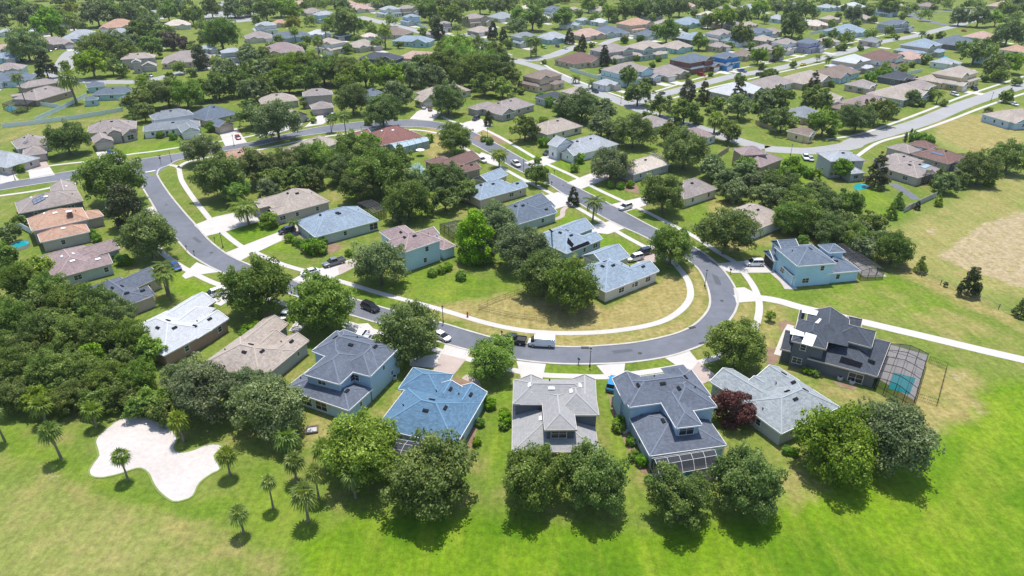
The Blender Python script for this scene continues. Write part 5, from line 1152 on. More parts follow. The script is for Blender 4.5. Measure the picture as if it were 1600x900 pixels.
def tree(kind, px, py, rpx, base=None, vs=1.0):
    "crown centre pixel and radius in pixels; palms may give the pixel of the trunk foot"
    rnd = random.Random(int(px * 31 + py * 17)); T = House(); T.kind = kind; T.px = (px, py); T.r = rpx
    if kind in PALM:
        tr, cr, sk = rnd.choice(PALM[kind]); H0 = max(v.co.z for v in tr.vertices); R0 = {'sabal': 1.9, 'silver': 2.2, 'queen': 2.8, 'date': 2.9}[kind]
        if base: b = P(*base, 0)
        else:
            s0 = scale_at(px, py, 4); z = rpx / s0 / R0 * H0; b = P(px, py, z); b.z = 0
        # height so that the top of the trunk shows at py
        lo, hi = 1, 16
        for _ in range(30):
            z = (lo + hi) / 2
            if pix((b.x, b.y, z))[1] > py: lo = z
            else: hi = z
        if not base: z = max(z, 2.5)
        R = rpx / scale_at(px, py, z) * 1.5
        root = empty('palm_tree', b, rnd.uniform(0, 6.3))
        o = obj('trunk', tr, root); o.scale = (max(.8, R / R0), max(.8, R / R0), z / H0)
        o = obj('crown', cr, root); k = R / R0; o.scale = (k, k, k); o.location = (0, 0, z - H0 * k)
        if sk and kind == 'sabal': o2 = obj('frond_skirt', sk, root); o2.scale = (k, k, k); o2.location = (0, 0, z - H0 * k)
        T.root, T.z, T.R = root, z, R; TREES.append(T); return T
    s = scale_at(px, py, 5); R = rpx / s
    low = kind in ('bush',)
    hz = {'maple': .98, 'magnolia': 1.1, 'pyramid': 1.05, 'conifer': 1.05, 'brightcone': 1.05, 'cypress': 1.3, 'bush': .7, 'maroon': .85, 'small': 1.15}.get(kind, .80)
    zs = {'oak': 1.0, 'greyoak': 1.0, 'bright': 1.05}.get(kind, 1.0) * rnd.uniform(.92, 1.12) * vs; hz *= max(1, vs * .95)
    zc = hz * R
    for _ in range(3):
        R = rpx / scale_at(px, py, zc); zc = hz * R
    b = P(px, py, zc); b.z = 0
    far = R * scale_at(px, py, zc) < 27 and (kind + '_far') in CR
    me = rnd.choice(CR[kind + '_far' if far else kind])
    nm = {'bush': 'shrub', 'small': 'small_tree', 'maple': 'maple_tree', 'maroon': 'maroon_tree', 'magnolia': 'magnolia_tree', 'pyramid': 'magnolia_tree', 'conifer': 'conifer_tree', 'brightcone': 'conifer_tree', 'cypress': 'cypress_tree', 'brownish': 'thin_tree', 'golden': 'golden_tree'}.get(kind, 'oak_tree')
    root = empty(nm, b, rnd.uniform(0, 6.28))
    o = obj('leaves' if low else 'crown', me, root); o.location = (0, 0, zc); o.scale = (R * rnd.uniform(.95, 1.06), R * rnd.uniform(.95, 1.06), R * zs)
    if not low:
        t = obj('trunk', rnd.choice(TR['up'] if kind in ('maple', 'magnolia', 'pyramid', 'conifer', 'brightcone', 'cypress') else TR['oak']), root)
        h0 = 1.4 if t.data.name.startswith('up') else 1.0; t.location = (0, 0, zc); t.scale = (R, R, zc / h0)
    T.root, T.z, T.R = root, zc, R; TREES.append(T); return T
# ------------------------------------------------------------------ every tree: crown centre and radius in photograph pixels
TL = dict(
 bright="568 703 66,1307 693 66,1150 537 49,768 561 40,503 474 54,497 245 27,20 500 40,65 520 42,115 525 42,160 530 40,205 530 38,25 572 42,75 582 42,125 580 42,170 592 34,20 622 34,60 628 30,110 620 34,150 627 30,75 452 35,110 472 38,1317 264 20,1121 160 13,1287 193 26,215 588 34,30 440 36,50 480 30,95 500 30,140 500 30,45 545 32,95 552 32,145 558 30,190 560 28,45 600 30,95 605 30,180 610 26,5 540 32,5 480 30,5 600 30,60 420 26",
 oak="672 743 74 1.0,832 750 53 1.2,928 747 55 1.3,1063 777 52 1.15,1167 755 58 1.2,850 430 46,893 446 50,1050 385 40,1136 362 47,1037 305 37,172 282 50,232 370 45,398 450 54,150 477 38,185 492 32,235 548 30,250 522 22,190 622 30,235 628 30,345 278 42,400 262 34,445 256 28,430 282 24,560 240 40,490 277 22,590 272 46,560 290 32,637 315 38,705 285 30,695 312 26,726 300 24,638 520 54 1.0,1070 235 37,990 205 32,1048 208 22,838 273 21,710 216 31,597 175 32,700 156 29,820 201 25,550 156 28,103 217 32,997 146 24,982 120 17,1032 166 21,1070 175 24,1140 207 21,103 102 8,15 365 20,5 400 24,30 345 12,1397 390 31,1532 265 30,1578 247 30,1498 280 16,1262 342 30,1300 360 30,1335 372 28,1362 350 24,1290 320 28,1325 318 26,265 642 26,545 262 24,1222 290 28,1250 315 30,1232 342 28",

 fill="470 250 27,530 265 28,467 278 25,620 250 26,680 275 22,575 228 24,650 287 25,372 300 25,420 297 20,1165 258 18,1150 297 22,1215 312 24,1237 265 22,1207 287 22,1272 347 24,1312 352 26,1340 357 20,250 641 22,212 640 20",
 greyoak="1392 682 66 1.1,594 412 44,955 258 33,775 345 38,812 385 44,755 390 26,320 612 60,418 638 58,385 604 38,290 592 36,315 233 29,1197 305 26,1160 272 26,1133 282 22,1115 262 24,1180 285 24,1140 300 20,1350 385 24,1378 372 18,1275 300 24,432 190 37,622 150 27,1480 287 20,910 166 30,945 172 22,940 195 24,885 165 22,962 205 20,1155 167 24,1193 155 20,425 640 30,1200 185 16",
 belt="215 160 22,235 150 22,260 146 24,290 148 24,315 140 20,340 136 22,370 130 22,395 142 22,225 176 16,350 112 22,385 115 20,410 85 13,415 112 22,437 107 24,460 108 26,482 108 26,505 110 26,525 110 24,547 112 26,570 118 22,597 108 18,612 120 22,640 117 22,657 108 22,675 122 22,695 105 28,715 98 28,738 112 28,760 108 28,782 112 26,797 122 20,757 132 20,785 138 16,475 124 22,430 128 20,410 136 20,450 130 18,540 128 18,390 180 22,715 78 24,735 75 14,775 85 20",
 faroak="8 15 14,28 12 16,45 27 18,75 38 22,90 28 16,60 20 14,150 22 20,175 20 18,205 22 18,230 30 15,262 20 14,280 12 12,300 25 15,330 14 14,215 50 16,235 42 18,255 55 16,345 55 24,150 75 24,185 72 20,214 66 13,40 72 24,142 100 22,340 97 11,280 105 11,388 85 16,415 15 18,437 10 16,455 18 16,535 10 12,537 37 22,518 36 12,552 40 15,582 48 11,610 30 11,672 18 16,665 8 14,705 25 18,680 36 12,692 8 14,720 10 14,750 8 14,775 10 14,795 10 13,797 42 8,832 28 22,812 25 13,880 28 18,928 28 11,920 8 13,952 20 15,978 17 17,1000 16 17,1015 12 16,1035 15 18,1062 12 16,1102 8 14,1130 28 20,1107 33 13,1160 25 16,1150 5 11,1187 15 15,810 42 14,1042 50 20,1093 66 14,1160 55 19,1185 88 15,1215 12 13,1238 17 13,1260 15 16,1240 40 22,1300 37 9,1335 22 16,1355 20 13,1390 8 18,1418 15 11,1446 22 12,1482 5 11,1530 6 11,1500 27 15,1530 27 17,1557 30 13,1572 15 15,1590 10 17,1588 28 13,1577 52 22,1565 55 13,1525 80 24,1503 72 11,1545 78 15,1555 105 20,1580 98 19,1565 117 13,1571 150 13,1425 152 15,1455 148 11,1360 53 13,1326 58 13,1390 48 11,1302 53 9,1317 73 7,1295 65 10,1215 83 13,1207 115 9,1277 157 26,1212 152 20,1222 188 25,1340 185 28,1370 175 26,1390 172 16,1325 180 17,1157 122 9,1447 92 10,490 5 10,585 5 9,1290 5 8,1345 6 8,1445 6 8,1570 4 10,5 35 12,240 10 12,395 12 12,505 7 9,735 5 9,845 6 10,980 4 10,1040 3 10,1085 4 9,1130 4 9,1210 4 9,1250 4 9,1400 3 9",
 extra="170 65 16,200 85 18,235 75 16,300 78 10,325 60 13,315 40 11,60 70 12,20 60 9,30 85 8,120 40 12,95 50 9,160 90 15,175 105 13,190 110 11,225 122 8,425 72 9,435 62 8,473 72 8,480 62 7,543 76 8,558 62 8,575 40 8,625 70 6,690 70 8,660 50 7,735 85 11,720 60 8,760 75 9,795 68 8,345 97 9,300 112 8,265 122 9,240 132 9,835 80 5,850 97 4,900 76 4,925 70 5,975 62 7,1000 60 6,1030 92 5,1070 46 7,1020 46 6,1110 72 6,1140 72 7,1175 72 8,1230 50 7,1252 47 6,1285 58 6,1310 75 5,1345 75 5,1362 61 5,1400 58 5,1452 58 6,1470 54 7,1520 72 7,1550 62 8,1480 98 5,1400 100 6,1390 110 5,1350 140 6,1330 136 7,1300 131 6,1240 101 6,1260 137 6,1235 147 8,1225 162 9,1190 104 6,1110 116 4,1060 100 5,1020 101 5,995 91 5,960 96 5,940 110 5,1010 126 6,1180 167 11,1110 172 9,1090 186 10,1060 190 9,1010 182 9,1240 190 11,1300 207 9,1410 160 7,1440 161 7,1475 161 6,1500 132 5,1540 122 7,1510 116 6,1590 127 8,1425 101 5,860 132 7,870 167 9,900 186 9,800 152 9,790 176 9,815 142 7,940 177 9,640 10 9,600 6 8,860 5 8,905 20 8,940 8 8,960 30 7,1020 28 8,1085 20 8,1120 10 8,1195 30 8,1225 30 7,1275 22 8,1310 25 7,1340 35 7,1365 30 7,1410 25 7,1430 12 7,1460 12 7,1500 12 7,1540 15 7,1375 8 7,1320 12 6",
 fargrey="365 12 15,390 12 13,400 30 8,355 18 9,375 20 9,385 18 9",
 magnolia="195 325 29,1372 270 21,1075 146 14,1100 148 14,1155 147 16,1272 129 11,313 92 12", pyramid="896 309 12,944 90 11,910 70 9,890 58 9,684 47 11,770 50 9,786 57 8,763 187 9,70 103 15,1434 322 6,1517 443 20",
 conifer="622 337 15,1598 482 14,1467 280 12", brightcone="1405 315 11,1394 331 11,1467 314 8,1440 416 11", cypress="1414 219 3.4,1423 211 2.8",
 maple="742 378 34", maroon="1147 637 35", brownish="28 48 11,268 62 16,290 68 12,589 67 11,1315 60 6", golden="110 14 12,457 37 13,485 32 9,1250 60 6",
 small="1204 493 9,670 328 10,747 66 8,1544 176 8,1075 118 4.5,330 196 8,1195 117 8,655 160 6,475 160 8,1478 444 4,600 130 7,965 405 8,850 190 10",
 sabal="5 645 11 8 690,61 634 13,79 672 13 96 717,140 641 12 151 668,189 714 11 200 750,276 657 13 288 690,352 711 12 360 743,376 801 12 381 833,442 682 15 452 705,454 721 13 463 752,491 737 12 498 778,420 754 10 427 795,474 770 16 482 815,504 702 14,545 742 14 556 778,1118 187 11,108 122 10,222 126 7,112 30 8,600 47 7,1410 106 6 1406 124,1384 104 6 1382 116,507 43 5,460 48 5,495 64 6",
 queen="515 186 7 518 207,537 181 9 541 215,926 316 13 926 347,243 424 13 262 462,256 430 13 268 468,249 416 12 264 460,237 388 11 243 412,32 119 7 44 172,1467 146 7 1463 162,1276 88 4 1276 97,899 121 6 899 130,924 128 6 924 138,715 41 5,1442 51 5,1296 91 6,455 346 8 462 364,830 62 9,838 64 8,1445 268 6 1440 282",
 date="386 325 17 389 351,781 241 11 780 262", silver="652 268 10,664 276 10,672 284 8",
 bush="420 344 11,490 385 11,478 388 7,452 372 6,470 380 6,462 378 5,500 388 9,1193 598 5,970 658 8,966 666 8,985 690 6,990 712 7,1003 720 8,1015 748 6,790 655 9,787 645 7,787 665 6,390 520 12,400 510 8,935 420 11,850 222 7,905 247 7,898 262 6,840 250 5,1255 265 6,1265 270 7,1275 273 7,1258 578 5,1266 580 5,1274 583 5,1230 703 6,1240 706 6,20 264 6,30 263 6,140 365 7,150 372 6,190 405 8,178 398 7,200 408 6,15 263 6,165 218 6,250 210 5,270 213 5,755 620 8,765 630 8,750 660 6,745 690 6,505 377 6,1290 380 7,1255 375 7,1235 345 6,675 425 6,690 421 6,700 416 6,575 345 6,765 220 5,755 217 4,955 288 5,970 290 5,985 288 5,720 430 7,880 172 8,860 160 7,845 152 6,1430 215 7,1440 217 8,1450 220 8,1240 330 8,545 395 5,1330 133 6,1345 127 6,1360 120 7,1375 116 7,1385 114 6,1545 285 6,520 182 5,490 188 4,575 190 5,1022 185 5,205 188 5,330 198 7,355 190 4,640 226 6,655 221 6,670 216 6")
OAKS = []
for kd, s in TL.items():
    for e in s.split(','):
        v = [float(x) for x in e.split()]
        k = {'belt': 'oak', 'faroak': 'oak', 'extra': 'oak', 'fill': 'oak', 'fargrey': 'greyoak'}.get(kd, kd)
        if kd in ('belt', 'faroak', 'extra', 'fill'): k = ('oak', 'greyoak', 'oak', 'oak', 'bright')[int(v[0] * 7 + v[1] * 3) % 5]
        kw = (k, v[0], v[1], v[2] * ((1.22 if v[0] < 820 else 1.08) if v[1] < 130 and kd not in ('bush', 'cypress', 'belt') else 1.5 if kd == 'bush' else 1.14 if kd == 'belt' else 1.0), (v[3], v[4]) if len(v) > 4 else None, v[3] if len(v) == 4 else 1.0)
        if kd in ('bright', 'oak') and v[0] < 262 and 430 < v[1] < 640: kw = (('oak', 'bright', 'oak', 'bright', 'greyoak')[int(v[0] + v[1]) % 5], v[0], v[1], v[2] * .88, None, 1.1)
        if k in ('oak', 'greyoak', 'bright', 'golden', 'brownish'): OAKS.append(kw)
        else: tree(*kw)

OAKS.sort(key=lambda t: -t[3])
for kw in OAKS[:298]: tree(*kw)
def far_oaks():
    rng = np.random.default_rng(9); C, N, K = [], [], []
    for k, px, py, r, *_ in OAKS[298:]:
        R = r / scale_at(px, py, 4); zc = .8 * R; b = P(px, py, zc); n = 700; nc = 26
        cc = sph(rng, nc) * rng.uniform(.3, .85, (nc, 1)) * np.array([1, 1, .8]); j = rng.integers(0, nc, n); o = sph(rng, n); o[:, 2] = np.where(rng.random(n) < .5, np.abs(o[:, 2]), o[:, 2])
        C.append(np.array([b.x, b.y, zc]) + (cc[j] + o * rng.uniform(.14, .34, (n, 1))) * R); N.append(o + rng.normal(size=(n, 3)) * .5 + np.array([0, 0, .3])); K.append(rng.random(nc)[j])
    me = quads_mesh('far_oaks', np.concatenate(C), np.concatenate(N), .75, np.concatenate(K), LM['oak'], rng)
    tag(obj('far_oaks', me), "small far oak crowns scattered between the distant houses", 'trees', kind='stuff')
far_oaks()
# the wood beyond the last houses reads as one dark mass
def far_woods():
    rng = np.random.default_rng(4); C, N, K = [], [], []
    for i in range(420):
        x, y = rng.uniform(-60, 1660), rng.uniform(-42, 6) if i > 130 else rng.uniform(-20, 9)
        b = P(x, y, 4); R = rng.uniform(5, 9); n = 150
        o = sph(rng, n); o[:, 2] = np.abs(o[:, 2]) * .9 - .15
        C.append(np.array([b.x, b.y, R * .55]) + o * R * rng.uniform(.7, 1.05, (n, 1))); N.append(o + rng.normal(size=(n, 3)) * .5); K.append(np.full(n, rng.random()))
    me = quads_mesh('far_woods', np.concatenate(C), np.concatenate(N), 1.7, np.concatenate(K), LM['oak'], rng)
    tag(obj('far_woods', me), "far dark wood and scattered trees beyond the last houses", 'wood', kind='stuff')
far_woods()
# ------------------------------------------------------------------ cars
CARC = dict(white=(.80, .80, .80), black=(.012, .012, .014), silver=(.45, .46, .48), grey=(.16, .17, .18), blue=(.03, .10, .28), navy=(.015, .02, .05), red=(.38, .02, .03), green=(.02, .05, .035), yellow=(.70, .60, .02), brown=(.16, .09, .06), bright=(.02, .22, .45), lime=(.05, .55, .12))
def paint(k):
    n = 'paint_' + k
    if n in MATS: return MATS[n]
    m, nt, b = new_mat(n); b.inputs['Base Color'].default_value = (*CARC[k], 1); b.inputs['Roughness'].default_value = .25; b.inputs['Coat Weight'].default_value = .6; b.inputs['Coat Roughness'].default_value = .06
    MATS[n] = m; return m
TYRE = mat('tyre_rubber', (.018, .018, .018), .8, None); RIM = mat('alloy_rim', (.5, .5, .52), .3, None, .8); LAMPW = mat('headlamp_lens', (.75, .76, .78), .15, None); LAMPR = mat('tail_lamp', (.4, .02, .02), .2, None); CARGLASS = mat('car_glass', (.012, .015, .018), .05, None); BLACKP = mat('black_plastic', (.02, .02, .02), .6, None)
def loft(mb, st, mi=0, capm=None):
    "st: (x, half width low, half width top, z low, z top, crown) closed sections along the car"
    rings = []
    for x, wl, wt, z0, z1 in st:
        zm = z0 + (z1 - z0) * .55
        rings.append([Vector((x, -wl * .94, z0)), Vector((x, -wl, zm)), Vector((x, -wt, z1 - .05)), Vector((x, -wt * .85, z1)), Vector((x, wt * .85, z1)), Vector((x, wt, z1 - .05)), Vector((x, wl, zm)), Vector((x, wl * .94, z0))])
    for a, b in zip(rings, rings[1:]):
        for i in range(8): mb.face([a[i], a[(i + 1) % 8], b[(i + 1) % 8], b[i]][::-1], mi)
    mb.face(rings[0], mi); mb.face(rings[-1][::-1], mi)
def car_kit():
    K = {}
    D = dict(sedan=(4.7, .92, .62, .95, [(-2.3, .5, .8), (-1.9, .9, .93), (-1.2, .92, .98), (.9, .92, .95), (1.5, .9, .88), (2.1, .82, .78), (2.33, .5, .62)], (-1.75, -1.0, .45, 1.2, 1.42), .64),
             suv=(4.8, .97, .7, 1.08, [(-2.38, .7, .95), (-2.2, .95, 1.08), (-1.2, .97, 1.12), (1.0, .97, 1.1), (1.5, .95, 1.03), (2.2, .86, .95), (2.42, .6, .75)], (-2.25, -1.95, .5, 1.25, 1.74), .72),
             van=(5.6, 1.0, .75, 1.2, [(-2.8, .9, 1.15), (-2.7, 1.0, 1.2), (0, 1.0, 1.2), (1.7, 1.0, 1.2), (2.4, .9, 1.1), (2.75, .65, .8)], (-2.75, -2.7, 1.35, 2.15, 2.2), .72),
             pickup=(5.8, 1.0, .72, 1.1, [(-2.9, .95, 1.08), (-2.8, 1.0, 1.1), (-.9, 1.0, 1.1), (1.2, 1.0, 1.12), (1.6, .98, 1.08), (2.6, .9, 1.0), (2.85, .7, .8)], (-.95, -.75, .7, 1.35, 1.82), .78))
    for k, (L, W, gr, belt, st, cab, wr) in D.items():
        body = MB(); loft(body, [(x, w, w * .96, .3 if k != 'pickup' else .42, z) for x, w, z in st])
        if k == 'van':
            loft(body, [(-2.76, .93, .84, 1.15, 2.1), (-2.5, .96, .88, 1.15, 2.17), (.9, .96, .88, 1.15, 2.2), (1.5, .95, .84, 1.15, 2.1)])
        if k == 'pickup':
            body.box((-1.9, 0, 1.115), (1.7, 1.62, .02), mi=1)
            for s in (-1, 1): body.box((-1.9, s * .9, 1.18), (1.9, .14, .16))
            body.box((-2.82, 0, 1.18), (.12, 1.9, .16))
        for x in (L / 2 - .1, -L / 2 + .1): body.box((x, 0, .48), (.16, W * 1.7, .2), mi=1)
        for s in (-1, 1): body.box((cab[3] - .05, s * (W + .06), cab[4] * .62 + .05), (.16, .16, .12), mi=1)
        g = MB(); x0, x1, x2, x3, zt = cab
        if k == 'van':
            loft(g, [(1.02, .962, .86, 1.3, 2.0), (1.52, .957, .82, 1.22, 2.02), (2.25, .85, .7, 1.14, 1.2)])
        else:
            loft(g, [(x0, W * .8, W * .66, belt - .05, belt + .03), (x1, W * .86, W * .72, belt - .05, zt - .02), (x2, W * .86, W * .74, belt - .05, zt - .02), (x3 + .15, W * .84, W * .7, belt - .05, belt + .03)])
        r = MB(); rx0, rx1 = (x1 - .02, x2 + .02) if k != 'van' else (-2.4, 1.2)
        r.box(((rx0 + rx1) / 2, 0, zt + .005 if k != 'van' else 2.21), (rx1 - rx0, W * 1.4, .05))
        if k != 'van':
            for s in (-1, 1):
                for xx, xt in ((x1 - .12, x1 + .05), ((x1 + x2) / 2, (x1 + x2) / 2), (x2 + .3, x2)): r.bar((xx, s * W * .86, belt), (xt, s * W * .72, zt), .07)
        wh = MB(); 
        wt = MB(); n = 14
        for s in (-1, 1):
            ring = [(math.cos(i * 2 * math.pi / n) * .35, math.sin(i * 2 * math.pi / n) * .35) for i in range(n)]
            wt.face([(x, s * .12, z) for x, z in (ring if s < 0 else ring[::-1])])
        for i in range(n):
            (xa, za), (xb, zb) = ring[i], ring[(i + 1) % n]; wt.face([(xa, -.12, za), (xa, .12, za), (xb, .12, zb), (xb, -.12, zb)])
        rm = MB()
        for s in (-1, 1): rm.face([(x * .6, s * .125, z * .6) for x, z in (ring if s < 0 else ring[::-1])])
        h = MB(); h.box((0, 0, 0), (.1, .34, .16)); t = MB(); t.box((0, 0, 0), (.08, .22, .28))
        K[k] = dict(L=L, W=W, body=body.mesh(k + '_body', [paint('white'), BLACKP]), glass=g.mesh(k + '_glass', CARGLASS), roof=r.mesh(k + '_roof', [paint('white')]), wheel=wt.mesh(k + '_tyre', TYRE), rim=rm.mesh(k + '_rim', RIM), hl=h.mesh('headlight', LAMPW), tl=t.mesh('tail_light', LAMPR), gr=gr, fz=st[-2][2] - .18, rz=st[0][2] - .08, wx=L * .31)
        if k in ('sedan', 'suv', 'pickup'): K[k]['body'].shade_smooth() if False else None
    return K
CK = car_kit()
NAMEC = dict(sedan='parked_sedan', suv='parked_suv', van='parked_van', pickup='parked_pickup')
CARS = []
def car(kind, colr, px, py, dx, dy, label, detail=True, z=0.04):
    a, b = P(px - dx, py - dy), P(px + dx, py + dy); ang = math.atan2(b.y - a.y, b.x - a.x); k = CK[kind]
    root = empty(NAMEC[kind], P(px, py + 1.5, 0) + Vector((0, 0, z)), ang)
    tag(root, label, {'sedan': 'car', 'suv': 'car', 'van': 'van', 'pickup': 'pickup truck'}[kind], 'cars parked around the neighbourhood')
    for nm, key in (('body', 'body'), ('roof', 'roof')):
        o = obj(nm, k[key], root); o.material_slots[0].link = 'OBJECT'; o.material_slots[0].material = paint(colr)
    obj('windows', k['glass'], root)
    for sx in (-1, 1):
        for sy in (-1, 1):
            w = obj('wheel', k['wheel'], root, (sx * k['wx'], sy * (k['W'] - .1), .35)); obj('rim', k['rim'], w)
            if detail:
                if sx > 0: obj('headlight', k['hl'], root, (k['L'] / 2 - .16, sy * k['W'] * .66, k['fz']))
                else: obj('tail_light', k['tl'], root, (-k['L'] / 2 + .06, sy * k['W'] * .82, k['rz']))
    T = House(); T.root, T.px, T.ref = root, (px, py), label; CARS.append(T)
    return root
for c_ in [
 ('sedan', 'white', 485, 427, -14, 4, "white sedan at the end of the grey pickup's driveway"), ('pickup', 'grey', 522, 412, -17, 5, "grey crew-cab pickup on the pinkish driveway behind the white sedan"), ('suv', 'navy', 449, 362, -12, 3, "dark SUV beside the planting bed of the sage-walled house"),
 ('suv', 'black', 579, 482, 12, 5, "black SUV parked on the road between two oak crowns"), ('sedan', 'white', 447, 493, 4, -6, "white sedan nose-out in the driveway of the tan four-gabled house"), ('sedan', 'white', 690, 527, 12, 6, "white sedan parked where the kerb meets the pink-edged driveway"),
 ('pickup', 'black', 801, 533, -15, -2, "black pickup parked on the curve ahead of the white van"), ('van', 'white', 846, 538, -19, -1, "white cargo van parked against the kerb on the curve"), ('suv', 'bright', 957, 602, 3, -8, "blue SUV in the driveway beside the slate blue house"),
 ('suv', 'white', 1178, 413, -14, 0, "white SUV on the wide driveway of the sky blue house"), ('suv', 'navy', 1005, 396, -12, 3, "dark blue SUV beside the white SUV near the street oak"), ('suv', 'white', 992, 405, -12, 3, "white SUV tucked behind the pale blue-grey garage roof"),
 ('suv', 'white', 977, 325, -9, 3, "white hatchback parked across the foot of a driveway"), ('suv', 'green', 856, 240, -8, 3, "dark green SUV outside the white garage dormer"), ('pickup', 'white', 806, 257, 7, 5, "white pickup on the road beside the date palm"),
 ('suv', 'white', 753, 251, 7, 4, "white covered SUV in the driveway beside the maroon-brown house"), ('sedan', 'red', 372, 215, 4, 5, "red hatchback in the driveway of the slate house"), ('sedan', 'blue', 173, 239, 4, 6, "blue sedan in the driveway below the arched green window"),
 ('sedan', 'blue', 236, 118, 3, 4, "blue car in front of the brown two-storey house"), ('sedan', 'black', 479, 187, 6, 4, "black car in the driveway of the house behind oaks"), ('suv', 'white', 521, 181, 4, -3, "white car beside the low garage wing"), ('sedan', 'navy', 511, 180, 4, -3, "dark car left of the white one by the garage wing"),
 ('suv', 'silver', 662, 168, 1, 4, "silver SUV beside a brown car in the far driveway"), ('suv', 'brown', 672, 171, 1, 4, "brown car next to the silver SUV"), ('suv', 'navy', 744, 186, -8, 4, "dark blue SUV in front of the double-winged taupe house"),
 ('pickup', 'black', 1052, 198, 6, 1, "black pickup beside the brown gable house"), ('suv', 'navy', 930, 143, 5, 2, "dark car parked below the tan corner house"), ('sedan', 'green', 1034, 146, 7, -2, "grey-green sedan on the far cross street"), ('suv', 'black', 1021, 131, 5, 3, "black car in the drive of the arched-entry house"),
 ('suv', 'red', 1096, 117, 7, 1, "dark red SUV before the brick house"), ('pickup', 'blue', 1159, 111, 6, 1, "blue pickup before the bright blue house"), ('sedan', 'yellow', 1255, 101, 6, -1, "yellow taxi-like car on the far street"), ('suv', 'navy', 1522, 139, 7, 3, "dark SUV in the yellow house's second driveway"),
 ('suv', 'white', 1491, 148, 6, 2, "white car in front of the yellow two-storey house"), ('sedan', 'white', 1584, 163, 6, 2, "white car under the field-side tree"), ('pickup', 'white', 1258, 247, 5, 7, "white pickup behind the grey two-storey house"), ('sedan', 'silver', 1266, 249, 5, 7, "silver car beside the white pickup"),
 ('sedan', 'black', 79, 79, 3, 2, "black car on the cul-de-sac beside the long taupe house"), ('sedan', 'navy', 87, 76, 3, 2, "navy car on the cul-de-sac next to the black one"), ('suv', 'black', 39, 95, 4, 0, "black car under the round oak by the blue house"), ('sedan', 'white', 883, 75, 5, 1, "white car beside the blue house's driveway"),
 ('suv', 'navy', 871, 72, 4, 2, "dark car left of the white one by the blue house"), ('suv', 'lime', 850, 74, 4, 1, "bright green car at the kerb by the blue house"), ('suv', 'black', 1417, 51, 5, 0, "black car before the large slate house"), ('suv', 'red', 1277, 76, 6, 1, "dark red car at the lavender house"), ('suv', 'navy', 1350, 66, 5, 0, "dark car in the drive by round street trees"),
 ('suv', 'white', 335, 461, -9, 3, "white SUV half under oak beside the white roof"), ('sedan', 'blue', 275, 418, 4, 4, "blue car beside the shaded kerb lawn"), ('sedan', 'red', 1506, 48, 5, 1, "dark red car below the tree row"), ('suv', 'black', 1207, 96, 6, 0, "black car under the far street oak"), ('suv', 'navy', 1187, 117, 5, 0, "dark car by the white flat-hipped roof"), ('suv', 'white', 566, 526, 5, -7, "white SUV beside the navy-shingled house's garage"), ('sedan', 'silver', 573, 533, 5, -7, "pale teal car standing in for boat and trailer clutter beside the white SUV"),  # last two cars stand in for boat and trailer clutter
 ('suv', 'black', 318, 52, 3, 1, "black car by the far parking area"), ('suv', 'navy', 386, 103, 3, 2, "dark car before the grey-green house"), ('sedan', 'black', 717, 46, 4, 0, "black car by the corner fence house")]:
    car(*c_)
# ------------------------------------------------------------------ street furniture
LAMPM = mat('lamp_black', (.02, .02, .022), .4, None); LAMPG = mat('lamp_glass', (.75, .74, .66), .3, None)
def lamp_kit():
    b, g, f = MB(), MB(), MB()
    f.tube([(0, 0, 0), (0, 0, .25), (0, 0, .8)], [.2, .16, .09], 10)
    b.tube([(0, 0, .78), (0, 0, 3.7)], [.085, .06], 8); b.tube([(0, 0, 3.66), (0, 0, 3.76)], .16, 8)
    g.tube([(0, 0, 3.76), (0, 0, 4.0), (0, 0, 4.25)], [.14, .22, .15], 8)
    c = MB(); c.tube([(0, 0, 4.24), (0, 0, 4.34), (0, 0, 4.5)], [.26, .17, .03], 8)
    return f.mesh('lamp_base', LAMPM), b.mesh('lamp_post', LAMPM), g.mesh('lamp_lantern', LAMPG), c.mesh('lamp_cap', LAMPM)
LK = lamp_kit()
for i, (px, py, lb) in enumerate([(1101, 447.5, "black lamp post on the inner verge of the road's tight curve"), (692.5, 505, "black lamp post on the dry verge beside the red hydrant"), (921.5, 573, "black lamp post on the green verge before the pale grey house"), (348.5, 387, "black lamp post on the verge near the tan house driveway"),
    (268.5, 254, "black lamp post on the corner verge at the intersection"), (24, 282, "black lamp post by the driveway below the rooftop solar grid"), (818, 268, "lamp post beside the white pickup on the loop"), (455.5, 459, "lamp post between the two oak crowns by the white sedan"), (762, 214, "lamp post in the mulched yard of the double-winged house"),
    (970, 162, "lamp post at the far street corner"), (1235, 243, "lamp post at the bend behind the taupe brick house"), (1548, 158, "lamp post beside the field-edge street"), (566, 215, "lamp post behind the red roof"), (366, 228, "lamp post before the red car's driveway"), (590, 188, "lamp post under the large loop oak")]):
    root = empty('street_lamp', P(px, py)); tag(root, lb, 'street lamp', 'street lamps of the neighbourhood')
    for nm, me in zip(('base', 'post', 'lantern', 'cap'), LK): obj(nm, me, root)
m1, m2 = MB(), MB(); m1.box((0, 0, .55), (.1, .1, 1.1)); m2.box((0, 0, 1.2), (.24, .5, .26)); m2.tube([(0, -.25, 1.32), (0, .25, 1.32)], .12, 8)
MP, MX = m1.mesh('mailbox_post', BLACKP), m2.mesh('mailbox_box', BLACKP)
